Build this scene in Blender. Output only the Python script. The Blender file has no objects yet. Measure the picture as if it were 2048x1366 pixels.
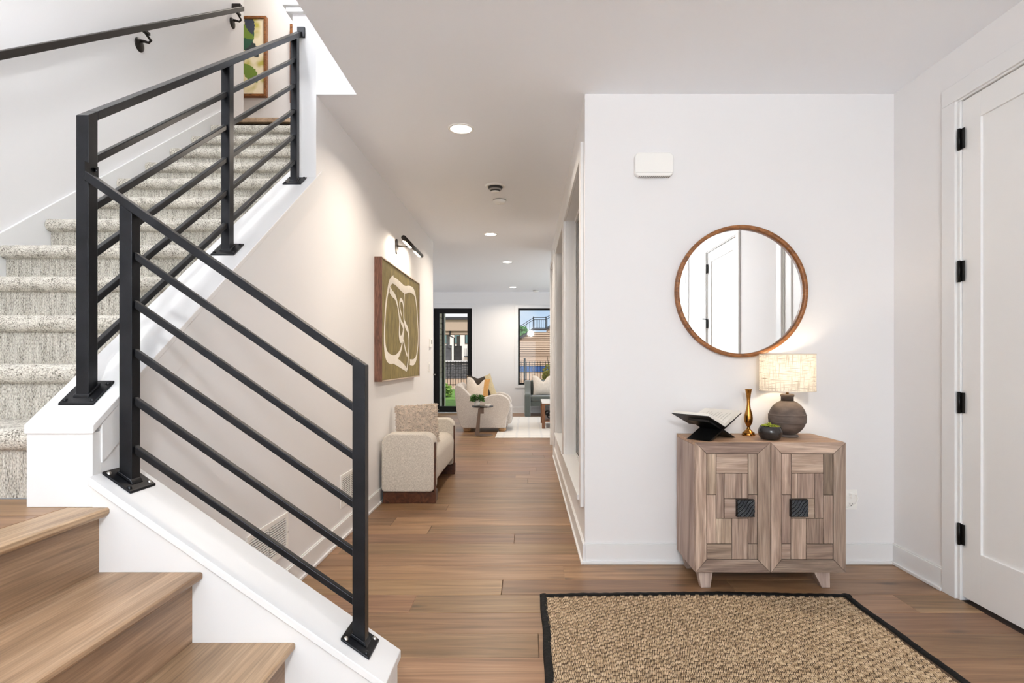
import bpy, bmesh, math, random
from mathutils import Vector, Matrix, noise as mnoise

random.seed(7)
SC = bpy.context.scene
COL = SC.collection
PI = math.pi

# ------------------------------------------------------------------ camera
F = 1138.0            # focal length in pixels of the 2048 px wide frame
CX, CY, CH = 1055.0, 722.0, 1.18   # vanishing point and eye height
cam = bpy.data.cameras.new('camera')
cam.sensor_width = 36.0
cam.lens = F / 2048 * 36.0
cam.shift_x = (1024 - CX) / 2048
cam.shift_y = (CY - 683) / 2048
cam.clip_start = 0.05
cam.clip_end = 300
co = bpy.data.objects.new('camera', cam)
COL.objects.link(co)
co.location = (0, 0, CH)
co.rotation_euler = (PI / 2, 0, 0)
SC.camera = co

# ------------------------------------------------------------------ exposure
SC.view_settings.view_transform = 'Standard'
SC.view_settings.look = 'None'
SC.view_settings.gamma = 1.0
SC.view_settings.use_curve_mapping = False
SC.view_settings.exposure = 0.40
SC.cycles.adaptive_threshold = 0.02
SC.cycles.max_bounces = 10
SC.cycles.diffuse_bounces = 8
SC.cycles.glossy_bounces = 4
SC.cycles.transmission_bounces = 6
SC.cycles.transparent_max_bounces = 12
SC.cycles.caustics_reflective = False
SC.cycles.caustics_refractive = False

# ------------------------------------------------------------------ sky
def lin(c):
    c = c / 255.0
    return c / 12.92 if c <= 0.04045 else ((c + 0.055) / 1.055) ** 2.4
def C(r, g, b):
    return (lin(r), lin(g), lin(b), 1.0)

world = bpy.data.worlds.new('sky')
SC.world = world
world.use_nodes = True
wn, wl = world.node_tree.nodes, world.node_tree.links
wn.clear()
w_out = wn.new('ShaderNodeOutputWorld')
w_bg = wn.new('ShaderNodeBackground')
w_tc = wn.new('ShaderNodeTexCoord')
w_map = wn.new('ShaderNodeMapping')
w_map.inputs['Scale'].default_value = (1.0, 1.0, 2.6)
w_noise = wn.new('ShaderNodeTexNoise')
w_noise.inputs['Scale'].default_value = 4.2
w_noise.inputs['Detail'].default_value = 6
w_ramp = wn.new('ShaderNodeValToRGB')
w_ramp.color_ramp.elements[0].position = 0.36
w_ramp.color_ramp.elements[0].color = C(190, 216, 242)
w_ramp.color_ramp.elements[1].position = 0.52
w_ramp.color_ramp.elements[1].color = C(248, 250, 252)
wl.new(w_tc.outputs['Generated'], w_map.inputs['Vector'])
wl.new(w_map.outputs['Vector'], w_noise.inputs['Vector'])
wl.new(w_noise.outputs['Fac'], w_ramp.inputs['Fac'])
wl.new(w_ramp.outputs['Color'], w_bg.inputs['Color'])
w_bg.inputs['Strength'].default_value = 0.8
wl.new(w_bg.outputs['Background'], w_out.inputs['Surface'])

# ------------------------------------------------------------------ sun and daylight at the windows
def light(name, kind, loc, rot, energy, color=(1, 1, 1), **kw):
    l = bpy.data.lights.new(name, kind)
    l.energy = energy
    l.color = color
    for k, v in kw.items():
        setattr(l, k, v)
    o = bpy.data.objects.new(name, l)
    COL.objects.link(o)
    o.location = loc
    o.rotation_euler = rot
    return o

light('sun', 'SUN', (0, -5, 20), (math.radians(42), 0, math.radians(24)), 2.2, (1.0, 0.96, 0.92), angle=0.01)
DAY = (0.87, 0.945, 1.0)
# area lamps added as daylight at the unseen glazing of the entry wall
light('entry_daylight_fill', 'AREA', (0.3, -2.50, 1.20), (PI / 2, 0, 0), 42, (0.80, 0.92, 1.0), shape='RECTANGLE', size=2.7, size_y=1.9)
light('stair_daylight_fill', 'AREA', (-1.75, -2.50, 4.2), (math.radians(80), 0, 0), 18, DAY, shape='RECTANGLE', size=1.2, size_y=1.9)
# area lamps for daylight at unseen living room side windows, the west one added
light('living_daylight_east', 'AREA', (3.30, 10.6, 1.45), (PI / 2, 0, PI / 2), 42, DAY, shape='RECTANGLE', size=3.2, size_y=2.0)
light('living_daylight_fill_west', 'AREA', (-4.10, 10.6, 1.45), (PI / 2, 0, -PI / 2), 24, DAY, shape='RECTANGLE', size=2.4, size_y=2.0)

# ------------------------------------------------------------------ helpers
def wloc(o):
    v = Vector((0, 0, 0))
    while o is not None:
        v += o.location
        o = o.parent
    return v

class MB:
    def __init__(self):
        self.v, self.f, self.s = [], [], []
    def add(self, vs, fs, smooth=False):
        n = len(self.v)
        self.v += [tuple(p) for p in vs]
        for f in fs:
            self.f.append(tuple(i + n for i in f))
            self.s.append(smooth)
        return self
    def box(self, x0, x1, y0, y1, z0, z1):
        return self.add([(x0,y0,z0),(x1,y0,z0),(x1,y1,z0),(x0,y1,z0),(x0,y0,z1),(x1,y0,z1),(x1,y1,z1),(x0,y1,z1)],
                        [(0,3,2,1),(4,5,6,7),(0,1,5,4),(1,2,6,5),(2,3,7,6),(3,0,4,7)])
    def prism(self, poly, axis, a0, a1):
        # poly: 2D points; axis 'x': (y,z), 'y': (x,z), 'z': (x,y)
        def p3(p, a):
            return {'x': (a, p[0], p[1]), 'y': (p[0], a, p[1]), 'z': (p[0], p[1], a)}[axis]
        n = len(poly)
        vs = [p3(p, a0) for p in poly] + [p3(p, a1) for p in poly]
        fs = [tuple(range(n - 1, -1, -1)), tuple(range(n, 2 * n))]
        fs += [(i, (i + 1) % n, n + (i + 1) % n, n + i) for i in range(n)]
        return self.add(vs, fs)
    def hexa(self, pts):
        return self.add(pts, [(0,3,2,1),(4,5,6,7),(0,1,5,4),(1,2,6,5),(2,3,7,6),(3,0,4,7)])
    def bar(self, p0, p1, w, h, up=(0, 0, 1)):
        p0, p1 = Vector(p0), Vector(p1)
        d = (p1 - p0).normalized()
        s = d.cross(Vector(up)).normalized()
        u = s.cross(d).normalized()
        s, u = s * w / 2, u * h / 2
        return self.hexa([p0-s-u, p0+s-u, p1+s-u, p1-s-u, p0-s+u, p0+s+u, p1+s+u, p1-s+u])
    def lathe(self, prof, c=(0, 0, 0), n=32, smooth=True, axis='z'):
        vs, fs = [], []
        m = len(prof)
        for i in range(n):
            a = 2 * PI * i / n
            for r, h in prof:
                if axis == 'z':
                    vs.append((c[0] + r * math.cos(a), c[1] + r * math.sin(a), c[2] + h))
                elif axis == 'y':
                    vs.append((c[0] + r * math.cos(a), c[1] + h, c[2] + r * math.sin(a)))
                else:
                    vs.append((c[0] + h, c[1] + r * math.cos(a), c[2] + r * math.sin(a)))
        for i in range(n):
            j = (i + 1) % n
            for k in range(m - 1):
                fs.append((i*m+k, j*m+k, j*m+k+1, i*m+k+1))
        return self.add(vs, fs, smooth)
    def tube(self, path, r, n=10, smooth=True, cap=True):
        path = [Vector(p) for p in path]
        rs = r if isinstance(r, (list, tuple)) else [r] * len(path)
        vs, fs = [], []
        prev = None
        for i, p in enumerate(path):
            d = (path[min(i+1, len(path)-1)] - path[max(i-1, 0)]).normalized()
            if prev is None:
                s = d.orthogonal().normalized()
            else:
                s = (prev - d * prev.dot(d)).normalized()
            prev = s
            u = d.cross(s)
            for k in range(n):
                a = 2 * PI * k / n
                vs.append(p + (s * math.cos(a) + u * math.sin(a)) * rs[i])
        for i in range(len(path) - 1):
            for k in range(n):
                l = (k + 1) % n
                fs.append((i*n+k, i*n+l, (i+1)*n+l, (i+1)*n+k))
        if cap:
            fs.append(tuple(range(n - 1, -1, -1)))
            b = (len(path) - 1) * n
            fs.append(tuple(range(b, b + n)))
        return self.add(vs, fs, smooth)
    def grid(self, fn, nu, nv, smooth=True, wrap_u=False):
        vs = [fn(i / (nu - (0 if wrap_u else 1)), j / (nv - 1)) for i in range(nu) for j in range(nv)]
        fs = []
        for i in range(nu if wrap_u else nu - 1):
            k = (i + 1) % nu
            for j in range(nv - 1):
                fs.append((i*nv+j, k*nv+j, k*nv+j+1, i*nv+j+1))
        return self.add(vs, fs, smooth)
    def build(self, name, mat, parent=None, origin=None, bevel=0, seg=2, smooth=None, fix=True, angle=None, subsurf=0):
        vs = [Vector(p) for p in self.v]
        xs, ys, zs = [p.x for p in vs], [p.y for p in vs], [p.z for p in vs]
        if origin is None:
            origin = Vector(((min(xs)+max(xs))/2, (min(ys)+max(ys))/2, min(zs)))
        origin = Vector(origin)
        me = bpy.data.meshes.new(name)
        me.from_pydata([p - origin for p in vs], [], self.f)
        for i, p in enumerate(me.polygons):
            p.use_smooth = self.s[i] if smooth is None else smooth
        if fix:
            bm = bmesh.new(); bm.from_mesh(me)
            bmesh.ops.recalc_face_normals(bm, faces=bm.faces)
            bm.to_mesh(me); bm.free()
        me.materials.append(mat)
        o = bpy.data.objects.new(name, me)
        COL.objects.link(o)
        if parent is not None:
            o.parent = parent
            o.location = origin - wloc(parent)
        else:
            o.location = origin
        if bevel:
            b = o.modifiers.new('edge', 'BEVEL')
            b.width = bevel; b.segments = seg; b.limit_method = 'ANGLE'; b.angle_limit = math.radians(35)
            if smooth is None:
                for p in me.polygons: p.use_smooth = True
            b.harden_normals = True
        if subsurf:
            sm = o.modifiers.new('round', 'SUBSURF'); sm.levels = subsurf; sm.render_levels = subsurf
        return o

def B(name, mat, parent, x0, x1, y0, y1, z0, z1, bevel=0, seg=2):
    return MB().box(x0, x1, y0, y1, z0, z1).build(name, mat, parent, bevel=bevel, seg=seg)

def thing(name, loc, label, cat, group=None):
    o = bpy.data.objects.new(name, None)
    COL.objects.link(o)
    o.location = loc
    o.empty_display_size = 0.05
    return tag(o, label, cat, group)
def tag(o, label, cat, group=None, kind=None):
    o['label'] = label
    o['category'] = cat
    if group: o['group'] = group
    if kind: o['kind'] = kind
    return o
def struct(o, label=None, cat=None):
    o['kind'] = 'structure'
    if label: o['label'] = label
    if cat: o['category'] = cat
    return o
def copy_tree(o, parent=None):
    c = o.copy()
    COL.objects.link(c)
    c.parent = parent
    for ch in list(o.children):
        copy_tree(ch, c)
    return c

# ------------------------------------------------------------------ materials
def mk(name):
    m = bpy.data.materials.new(name)
    m.use_nodes = True
    nt = m.node_tree
    b = nt.nodes['Principled BSDF']
    return m, nt, nt.nodes, nt.links, b
def plain(name, col, rough=0.5, metal=0.0, bump=0.0, bscale=200.0, spec=None, mottling=0.0, mscale=8.0, sheen=0.0):
    m, nt, N, L, b = mk(name)
    b.inputs['Base Color'].default_value = col
    b.inputs['Roughness'].default_value = rough
    b.inputs['Metallic'].default_value = metal
    if spec is not None: b.inputs['Specular IOR Level'].default_value = spec
    if sheen:
        b.inputs['Sheen Weight'].default_value = sheen
    tc = N.new('ShaderNodeTexCoord')
    if mottling:
        n = N.new('ShaderNodeTexNoise'); n.inputs['Scale'].default_value = mscale; n.inputs['Detail'].default_value = 5
        L.new(tc.outputs['Object'], n.inputs['Vector'])
        r = N.new('ShaderNodeValToRGB')
        r.color_ramp.elements[0].position = 0.3; r.color_ramp.elements[1].position = 0.7
        r.color_ramp.elements[0].color = tuple(c * (1 - mottling) for c in col[:3]) + (1,)
        r.color_ramp.elements[1].color = tuple(min(1, c * (1 + mottling)) for c in col[:3]) + (1,)
        L.new(n.outputs['Fac'], r.inputs['Fac']); L.new(r.outputs['Color'], b.inputs['Base Color'])
    if bump:
        n = N.new('ShaderNodeTexNoise'); n.inputs['Scale'].default_value = bscale; n.inputs['Detail'].default_value = 3
        L.new(tc.outputs['Object'], n.inputs['Vector'])
        bp = N.new('ShaderNodeBump'); bp.inputs['Strength'].default_value = bump; bp.inputs['Distance'].default_value = 0.004
        L.new(n.outputs['Fac'], bp.inputs['Height']); L.new(bp.outputs['Normal'], b.inputs['Normal'])
    return m

def wood(name, dark, mid, light_, axis='x', rough=0.4, cross=9.0, along=0.7, vary=0.12, hue=0.012, fine=0.25, knots=False, spec=0.4, bump=0.12, dist=1.6):
    m, nt, N, L, b = mk(name)
    b.inputs['Roughness'].default_value = rough
    b.inputs['Specular IOR Level'].default_value = spec
    tc = N.new('ShaderNodeTexCoord')
    oi = N.new('ShaderNodeObjectInfo')
    mul = N.new('ShaderNodeMath'); mul.operation = 'MULTIPLY'; mul.inputs[1].default_value = 37.0
    L.new(oi.outputs['Random'], mul.inputs[0])
    add = N.new('ShaderNodeVectorMath'); add.operation = 'ADD'
    L.new(tc.outputs['Object'], add.inputs[0]); L.new(mul.outputs[0], add.inputs[1])
    def mp(a, c):
        k = N.new('ShaderNodeMapping')
        s = [c, c, c]; s['xyz'.index(axis)] = a
        k.inputs['Scale'].default_value = s
        L.new(add.outputs[0], k.inputs['Vector'])
        return k
    m1 = mp(along, cross)
    n1 = N.new('ShaderNodeTexNoise'); n1.inputs['Scale'].default_value = 1.3; n1.inputs['Detail'].default_value = 5
    n1.inputs['Distortion'].default_value = dist
    L.new(m1.outputs[0], n1.inputs['Vector'])
    ramp = N.new('ShaderNodeValToRGB')
    e = ramp.color_ramp.elements
    e[0].position = 0.28; e[0].color = dark
    e[1].position = 0.74; e[1].color = light_
    x = e.new(0.5); x.color = mid
    L.new(n1.outputs['Fac'], ramp.inputs['Fac'])
    m2 = mp(along * 5, cross * 18)
    n2 = N.new('ShaderNodeTexNoise'); n2.inputs['Scale'].default_value = 1.0; n2.inputs['Detail'].default_value = 3
    L.new(m2.outputs[0], n2.inputs['Vector'])
    mr = N.new('ShaderNodeMapRange')
    mr.inputs['From Min'].default_value = 0.3; mr.inputs['From Max'].default_value = 0.7
    mr.inputs['To Min'].default_value = 1 - fine; mr.inputs['To Max'].default_value = 1 + fine * 0.5
    L.new(n2.outputs['Fac'], mr.inputs['Value'])
    hsv = N.new('ShaderNodeHueSaturation')
    L.new(ramp.outputs['Color'], hsv.inputs['Color'])
    rv = N.new('ShaderNodeMapRange'); rv.inputs['To Min'].default_value = 1 - vary; rv.inputs['To Max'].default_value = 1 + vary
    L.new(oi.outputs['Random'], rv.inputs['Value'])
    mv = N.new('ShaderNodeMath'); mv.operation = 'MULTIPLY'
    L.new(rv.outputs[0], mv.inputs[0]); L.new(mr.outputs[0], mv.inputs[1])
    L.new(mv.outputs[0], hsv.inputs['Value'])
    # a second per-piece random number shifts the hue
    fr = N.new('ShaderNodeMath'); fr.operation = 'FRACT'
    L.new(mul.outputs[0], fr.inputs[0])
    rh = N.new('ShaderNodeMapRange'); rh.inputs['To Min'].default_value = 0.5 - hue; rh.inputs['To Max'].default_value = 0.5 + hue
    L.new(fr.outputs[0], rh.inputs['Value']); L.new(rh.outputs[0], hsv.inputs['Hue'])
    last = hsv.outputs['Color']
    if knots:
        vo = N.new('ShaderNodeTexVoronoi'); vo.inputs['Scale'].default_value = 1.0
        m3 = mp(1.6, 5.0); L.new(m3.outputs[0], vo.inputs['Vector'])
        kr = N.new('ShaderNodeValToRGB')
        kr.color_ramp.elements[0].position = 0.02; kr.color_ramp.elements[0].color = (0.25, 0.25, 0.25, 1)
        kr.color_ramp.elements[1].position = 0.12; kr.color_ramp.elements[1].color = (1, 1, 1, 1)
        L.new(vo.outputs['Distance'], kr.inputs['Fac'])
        mx = N.new('ShaderNodeMix'); mx.data_type = 'RGBA'; mx.blend_type = 'MULTIPLY'; mx.inputs['Factor'].default_value = 0.8
        L.new(last, mx.inputs['A']); L.new(kr.outputs['Color'], mx.inputs['B'])
        last = mx.outputs['Result']
    L.new(last, b.inputs['Base Color'])
    bp = N.new('ShaderNodeBump'); bp.inputs['Strength'].default_value = bump; bp.inputs['Distance'].default_value = 0.002
    L.new(n2.outputs['Fac'], bp.inputs['Height']); L.new(bp.outputs['Normal'], b.inputs['Normal'])
    return m

def fabric(name, dark, light_, scale=300.0, rough=0.95, bump=0.5, dist=0.003, weave=True, contrast=(0.35, 0.65), sheen=0.2, stretch=(1, 1, 1)):
    m, nt, N, L, b = mk(name)
    b.inputs['Roughness'].default_value = rough
    b.inputs['Specular IOR Level'].default_value = 0.15
    b.inputs['Sheen Weight'].default_value = sheen
    tc = N.new('ShaderNodeTexCoord')
    facs = []
    sets = [((0.12, 1, 1)), ((1, 1, 0.12)), ((1, 0.12, 1))] if weave else [stretch]
    for s in sets:
        mp = N.new('ShaderNodeMapping'); mp.inputs['Scale'].default_value = s
        L.new(tc.outputs['Object'], mp.inputs['Vector'])
        n = N.new('ShaderNodeTexNoise'); n.inputs['Scale'].default_value = scale; n.inputs['Detail'].default_value = 2
        L.new(mp.outputs[0], n.inputs['Vector'])
        facs.append(n.outputs['Fac'])
    f = facs[0]
    for g in facs[1:]:
        a = N.new('ShaderNodeMath'); a.operation = 'ADD'
        L.new(f, a.inputs[0]); L.new(g, a.inputs[1]); f = a.outputs[0]
    if len(facs) > 1:
        d = N.new('ShaderNodeMath'); d.operation = 'DIVIDE'; d.inputs[1].default_value = len(facs)
        L.new(f, d.inputs[0]); f = d.outputs[0]
    r = N.new('ShaderNodeValToRGB')
    r.color_ramp.elements[0].position, r.color_ramp.elements[1].position = contrast
    r.color_ramp.elements[0].color = dark; r.color_ramp.elements[1].color = light_
    L.new(f, r.inputs['Fac']); L.new(r.outputs['Color'], b.inputs['Base Color'])
    bp = N.new('ShaderNodeBump'); bp.inputs['Strength'].default_value = bump; bp.inputs['Distance'].default_value = dist
    L.new(f, bp.inputs['Height']); L.new(bp.outputs['Normal'], b.inputs['Normal'])
    return m

def glass(name, tint=(1, 1, 1, 1), refl=0.06):
    # clear pane: mostly transparent with a weak mirror reflection
    m, nt, N, L, b = mk(name)
    N.remove(b)
    out = [n for n in N if n.type == 'OUTPUT_MATERIAL'][0]
    t = N.new('ShaderNodeBsdfTransparent'); t.inputs['Color'].default_value = tint
    g = N.new('ShaderNodeBsdfGlossy'); g.inputs['Roughness'].default_value = 0.02
    fr = N.new('ShaderNodeFresnel'); fr.inputs['IOR'].default_value = 1.35
    mx = N.new('ShaderNodeMixShader')
    L.new(fr.outputs[0], mx.inputs['Fac']); L.new(t.outputs[0], mx.inputs[1]); L.new(g.outputs[0], mx.inputs[2])
    L.new(mx.outputs[0], out.inputs['Surface'])
    return m
def emit(name, col, strength):
    m, nt, N, L, b = mk(name)
    b.inputs['Base Color'].default_value = col
    b.inputs['Emission Color'].default_value = col
    b.inputs['Emission Strength'].default_value = strength
    return m

M = {}
M['wall'] = plain('wall_paint', C(229, 228, 228), 0.7, bump=0.03, bscale=350)
M['ceil'] = plain('ceiling_paint', C(243, 246, 251), 0.85, bump=0.05, bscale=300)
M['trim'] = plain('trim_paint', C(227, 227, 227), 0.42)
M['door'] = plain('door_paint', C(232, 232, 231), 0.45)
M['black_metal'] = plain('blackened_steel', C(35, 36, 39), 0.33, 0.7, bump=0.06, bscale=60, mottling=0.25, mscale=14)
M['bronze'] = plain('dark_bronze_metal', C(40, 35, 31), 0.4, 0.5)
M['hinge'] = plain('black_hinge_metal', C(22, 21, 20), 0.35, 0.6)
M['floor'] = wood('oak_floor', C(110, 80, 53), C(139, 105, 74), C(162, 127, 94), 'x', 0.36, 11, 0.8, 0.22, 0.008, 0.20, knots=True, spec=0.5)
M['subfloor'] = plain('floor_joint', C(58, 40, 27), 0.9)
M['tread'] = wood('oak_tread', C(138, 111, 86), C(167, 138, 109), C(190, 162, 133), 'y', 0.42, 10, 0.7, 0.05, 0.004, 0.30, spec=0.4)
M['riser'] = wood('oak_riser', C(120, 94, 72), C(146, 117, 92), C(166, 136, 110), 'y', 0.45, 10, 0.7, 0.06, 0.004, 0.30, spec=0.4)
M['white_plastic'] = plain('white_plastic', C(240, 239, 235), 0.35)
M['grey_plastic'] = plain('grey_plastic', C(150, 147, 142), 0.5)
M['dark_plastic'] = plain('dark_plastic', C(40, 40, 40), 0.5)
M['glass'] = glass('clear_glass')
M['black_frame'] = plain('black_window_frame', C(9, 9, 10), 0.5, spec=0.25)

# ------------------------------------------------------------------ dimensions of the place (metres)
CEIL = 2.74
UP = 3.24            # upper floor level
TOP = 5.7            # upper ceiling
YW = 3.325           # mirror wall
XR = 2.141           # right wall
XH = 0.336           # right side of the hall
XL = -1.237          # left side of the hall
XS = -2.545          # far side wall of the stairs
YE = -2.60           # entry wall
YF = 12.9            # far wall of the living room
RISE = 0.1905

# ------------------------------------------------------------------ floor with single planks
fl = MB()
for a in ((XS, XR + 0.12, YE - 0.1, 0.52), (-1.3, XR + 0.12, 0.52, 3.6), (XL - 0.14, XR + 0.12, 3.6, 8.1), (-4.3, 3.5, 7.3, YF + 0.1)):
    fl.box(a[0], a[1], a[2], a[3], -0.06 - 0.002 * a[2] / 10, -0.006)
floor = struct(fl.build('floor', M['subfloor']))
plank_cache = {}
def plank(x0, x1, y0, y1, parent, mat, z1=0.0, z0=-0.006, ch=0.0015, name='plank'):
    key = (round(x1 - x0, 2), round(y1 - y0, 4), mat.name, name)
    if key not in plank_cache:
        w, d, h = key[0] / 2, key[1] / 2, z1 - z0
        me = bpy.data.meshes.new(name)
        vs = [(-w,-d,0),(w,-d,0),(w,d,0),(-w,d,0), (-w,-d,h-ch),(w,-d,h-ch),(w,d,h-ch),(-w,d,h-ch),
              (-w+ch,-d+ch,h),(w-ch,-d+ch,h),(w-ch,d-ch,h),(-w+ch,d-ch,h)]
        fs = [(0,1,5,4),(1,2,6,5),(2,3,7,6),(3,0,4,7),(4,5,9,8),(5,6,10,9),(6,7,11,10),(7,4,8,11),(8,9,10,11)]
        me.from_pydata(vs, [], fs); me.materials.append(mat)
        plank_cache[key] = me
    o = bpy.data.objects.new(name, plank_cache[key])
    COL.objects.link(o)
    o.parent = parent
    o.location = Vector(((x0 + x1) / 2, (y0 + y1) / 2, z0)) - wloc(parent)
    return o
rnd = random.Random(11)
PW = 0.2025
row = -29
while True:
    y0 = 3.073 + PW * row
    row += 1
    if y0 > YF: break
    if y0 < YE - 0.2: continue
    y1 = y0 + PW
    ym = (y0 + y1) / 2
    if ym < 3.40: xa, xb = (-0.42 if 0.5 < ym < 1.6 else XS if ym < 1 else XL), XR
    elif ym < 7.38: xa, xb = XL, XH + 0.02
    else: xa, xb = -4.2, 3.4
    if ym < 1.7 and ym > 1.5: xa = -0.42
    y1c, y0c = min(y1, YF), y0
    x = xa - rnd.uniform(0.05, 1.7)
    while x < xb:
        L_ = rnd.choice([1.2, 1.5, 1.8, 2.1, 2.1])
        a, b_ = max(x, xa), min(x + L_, xb)
        if b_ - a > 0.02:
            plank(a + 0.0003, b_ - 0.0003, y0c + 0.0009, y1c - 0.0009, floor, M['floor'])
        x += L_
# office floor behind the hall windows
for k in range(24):
    y0 = 3.46 + k * 0.19
    plank(XH + 0.13, XR, y0, min(y0 + 0.189, 8.04), floor, M['floor'])

# ------------------------------------------------------------------ ceiling
ce = MB()
ce.box(-1.0, XR + 0.12, YE - 0.1, 3.33, CEIL, UP - 0.03)
ce.box(XL, XR + 0.12, 3.33, 7.45, CEIL, UP - 0.03)
ce.box(-4.3, 3.5, 7.45, YF + 0.1, CEIL, UP - 0.03)
struct(ce.build('ceiling', M['ceil']))
cu = MB().box(-4.3, 3.5, YE - 0.1, YF + 0.1, TOP, TOP + 0.1)
struct(cu.build('ceiling_upper', M['ceil']))

# ------------------------------------------------------------------ walls
def wall(name, mb, mat='wall'):
    return struct(mb.build(name, M[mat]))
wall('wall_front', MB().box(XH, XR, YW, YW + 0.115, 0, CEIL))
# right wall with two door openings
D1 = (1.885, 2.803)      # door near the mirror wall
D2 = (-0.13, 0.79)       # door beside the camera
D3 = (-1.95, -1.02)      # door behind the camera, seen in the mirror
DH = 2.462
w = MB()
for a, b_ in ((YE, D3[0] - 0.02), (D3[1] + 0.02, D2[0] - 0.02), (D2[1] + 0.02, D1[0] - 0.02), (D1[1] + 0.02, YW)):
    w.box(XR, XR + 0.12, a, b_, 0, CEIL)
for d in (D1, D2, D3):
    w.box(XR, XR + 0.12, d[0] - 0.02, d[1] + 0.02, DH + 0.02, CEIL)
w.box(XR, XR + 0.12, YW, 8.15, 0, CEIL)
wall('wall_right', w)
# closets behind the two doors
for i, d in enumerate((D1, D2, D3)):
    m_ = MB().box(XR + 0.55, XR + 0.6, d[0] - 0.1, d[1] + 0.1, 0, CEIL)
    m_.box(XR + 0.12, XR + 0.6, d[0] - 0.14, d[0] - 0.1, 0, CEIL).box(XR + 0.12, XR + 0.6, d[1] + 0.1, d[1] + 0.14, 0, CEIL)
    wall('wall_closet', m_)
# hall right wall: two fixed windows and a doorway
WA, WB, DC = (3.49, 5.01), (5.20, 6.51), (7.10, 7.99)
SILL, HEAD = 0.36, 2.41
w = MB()
w.box(XH, XH + 0.12, YW + 0.115, WA[0], 0, CEIL)
w.box(XH, XH + 0.12, WA[1], WB[0], 0, CEIL)
w.box(XH, XH + 0.12, WB[1], DC[0], 0, CEIL)
w.box(XH, XH + 0.12, DC[1], 8.06, 0, CEIL)
for a in (WA, WB):
    w.box(XH, XH + 0.12, a[0], a[1], 0, SILL - 0.03).box(XH, XH + 0.12, a[0], a[1], HEAD + 0.02, CEIL)
w.box(XH, XH + 0.12, DC[0], DC[1], 2.47, CEIL)
wall('wall_hall_right', w)
wall('wall_office_back', MB().box(XH + 0.12, 3.5, 8.05, 8.17, 0, CEIL))
# hall left wall, its lower front part is the knee wall under the stair rail
def capz(y):
    return 1.003 + 0.7336 * (y - 1.618)
poly = [(1.65, 0), (7.45, 0), (7.45, CEIL + 0.1), (7.0, UP - 0.03), (3.33, UP - 0.03), (3.33, capz(3.33) - 0.028), (1.65, capz(1.65) - 0.028)]
wall('wall_hall_left', MB().prism(poly, 'x', -1.375, XL))
wall('wall_stair', MB().box(XS - 0.12, XS, YE, 5.10, 0, TOP))
wall('wall_upper_back', MB().box(-4.3, 0.2, 6.1, 6.2, UP, TOP))
wall('wall_upper_side', MB().box(-4.3, -4.2, 5.1, 6.2, UP, TOP).box(-4.3, XS - 0.121, 4.98, 5.09, UP, TOP))
wall('wall_void_right', MB().box(-1.0, -0.9, YE, 3.3, UP - 0.03, TOP).box(0.1, 0.2, 3.3, 6.2, UP, TOP).box(-1.0, 0.2, 3.2, 3.3, UP - 0.03, TOP))
# unseen entry wall behind the camera, its glazing added for the light
w = MB()
EW = (-1.15, 1.75, 0.15, 2.30)
SW = (-2.40, -1.50, 3.20, 5.25)
w.box(XS - 0.12, EW[0], YE - 0.12, YE, 0, 3.2).box(EW[1], XR + 0.12, YE - 0.12, YE, 0, TOP)
w.box(EW[0], EW[1], YE - 0.12, YE, 0, EW[2]).box(EW[0], EW[1], YE - 0.12, YE, EW[3], TOP)
w.box(XS - 0.12, SW[0], YE - 0.12, YE, 3.2, TOP).box(SW[1], EW[0], YE - 0.12, YE, 3.2, TOP).box(SW[0], SW[1], YE - 0.12, YE, SW[3], TOP)
wall('wall_entry', w)
# living room
w = MB().box(-4.3, -4.2, 7.35, YF, 0, 0.45).box(-4.3, -4.2, 7.35, YF, 2.45, CEIL).box(-4.3, -4.2, 7.35, 9.4, 0.45, 2.45).box(-4.3, -4.2, 11.8, YF, 0.45, 2.45)
wall('wall_living_left', w)
wall('wall_living_near', MB().box(-4.3, -1.375, 7.33, 7.45, 0, CEIL))
w = MB().box(3.4, 3.5, 8.05, YF, 0, 0.45).box(3.4, 3.5, 8.05, YF, 2.45, CEIL).box(3.4, 3.5, 8.05, 9.0, 0.45, 2.45).box(3.4, 3.5, 12.2, YF, 0.45, 2.45)
wall('wall_living_right', w)
FD = (-2.13, -1.262, 0.02, 2.375)    # far glazed door
FW = (-0.215, 1.45, 0.64, 2.375)     # far window
w = MB()
w.box(-4.3, FD[0], YF, YF + 0.14, 0, CEIL).box(FD[0], FD[1], YF, YF + 0.14, FD[3], CEIL).box(FD[1], FW[0], YF, YF + 0.14, 0, CEIL)
w.box(FW[0], FW[1], YF, YF + 0.14, 0, FW[2]).box(FW[0], FW[1], YF, YF + 0.14, FW[3], CEIL).box(FW[1], 3.5, YF, YF + 0.14, 0, CEIL)
w.box(FD[0], FD[1], YF, YF + 0.14, -0.05, 0.012)
wall('wall_back', w)

# ------------------------------------------------------------------ baseboards with quarter-round shoe
def base_run(name, runs, z0=0.0, h=0.113, t=0.015, shoe=True, mat='trim'):
    m_ = MB()
    for run in runs:     # axis the board runs along, position of wall face, from, to, outward sign, start of the shoe
        ax, c, a0_, b_, sgn = run[:5]
        def bx(t0, t1, za, zb, a=a0_):
            lo, hi = sorted((c + sgn * t0, c + sgn * t1))
            if ax == 'x': m_.box(a, b_, lo, hi, za, zb)
            else: m_.box(lo, hi, a, b_, za, zb)
        bx(0, t, z0, z0 + h)
        bx(0, t * 0.55, z0 + h, z0 + h + 0.006)
        if shoe: bx(t, t + 0.012, z0, z0 + 0.017, run[5] if len(run) > 5 else a0_)
    o = m_.build(name, M[mat], bevel=0.0025, seg=2)
    return struct(o)
base_run('baseboard_front', [('x', YW, XH, XR - 0.015, -1, XH - 0.015)])
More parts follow.
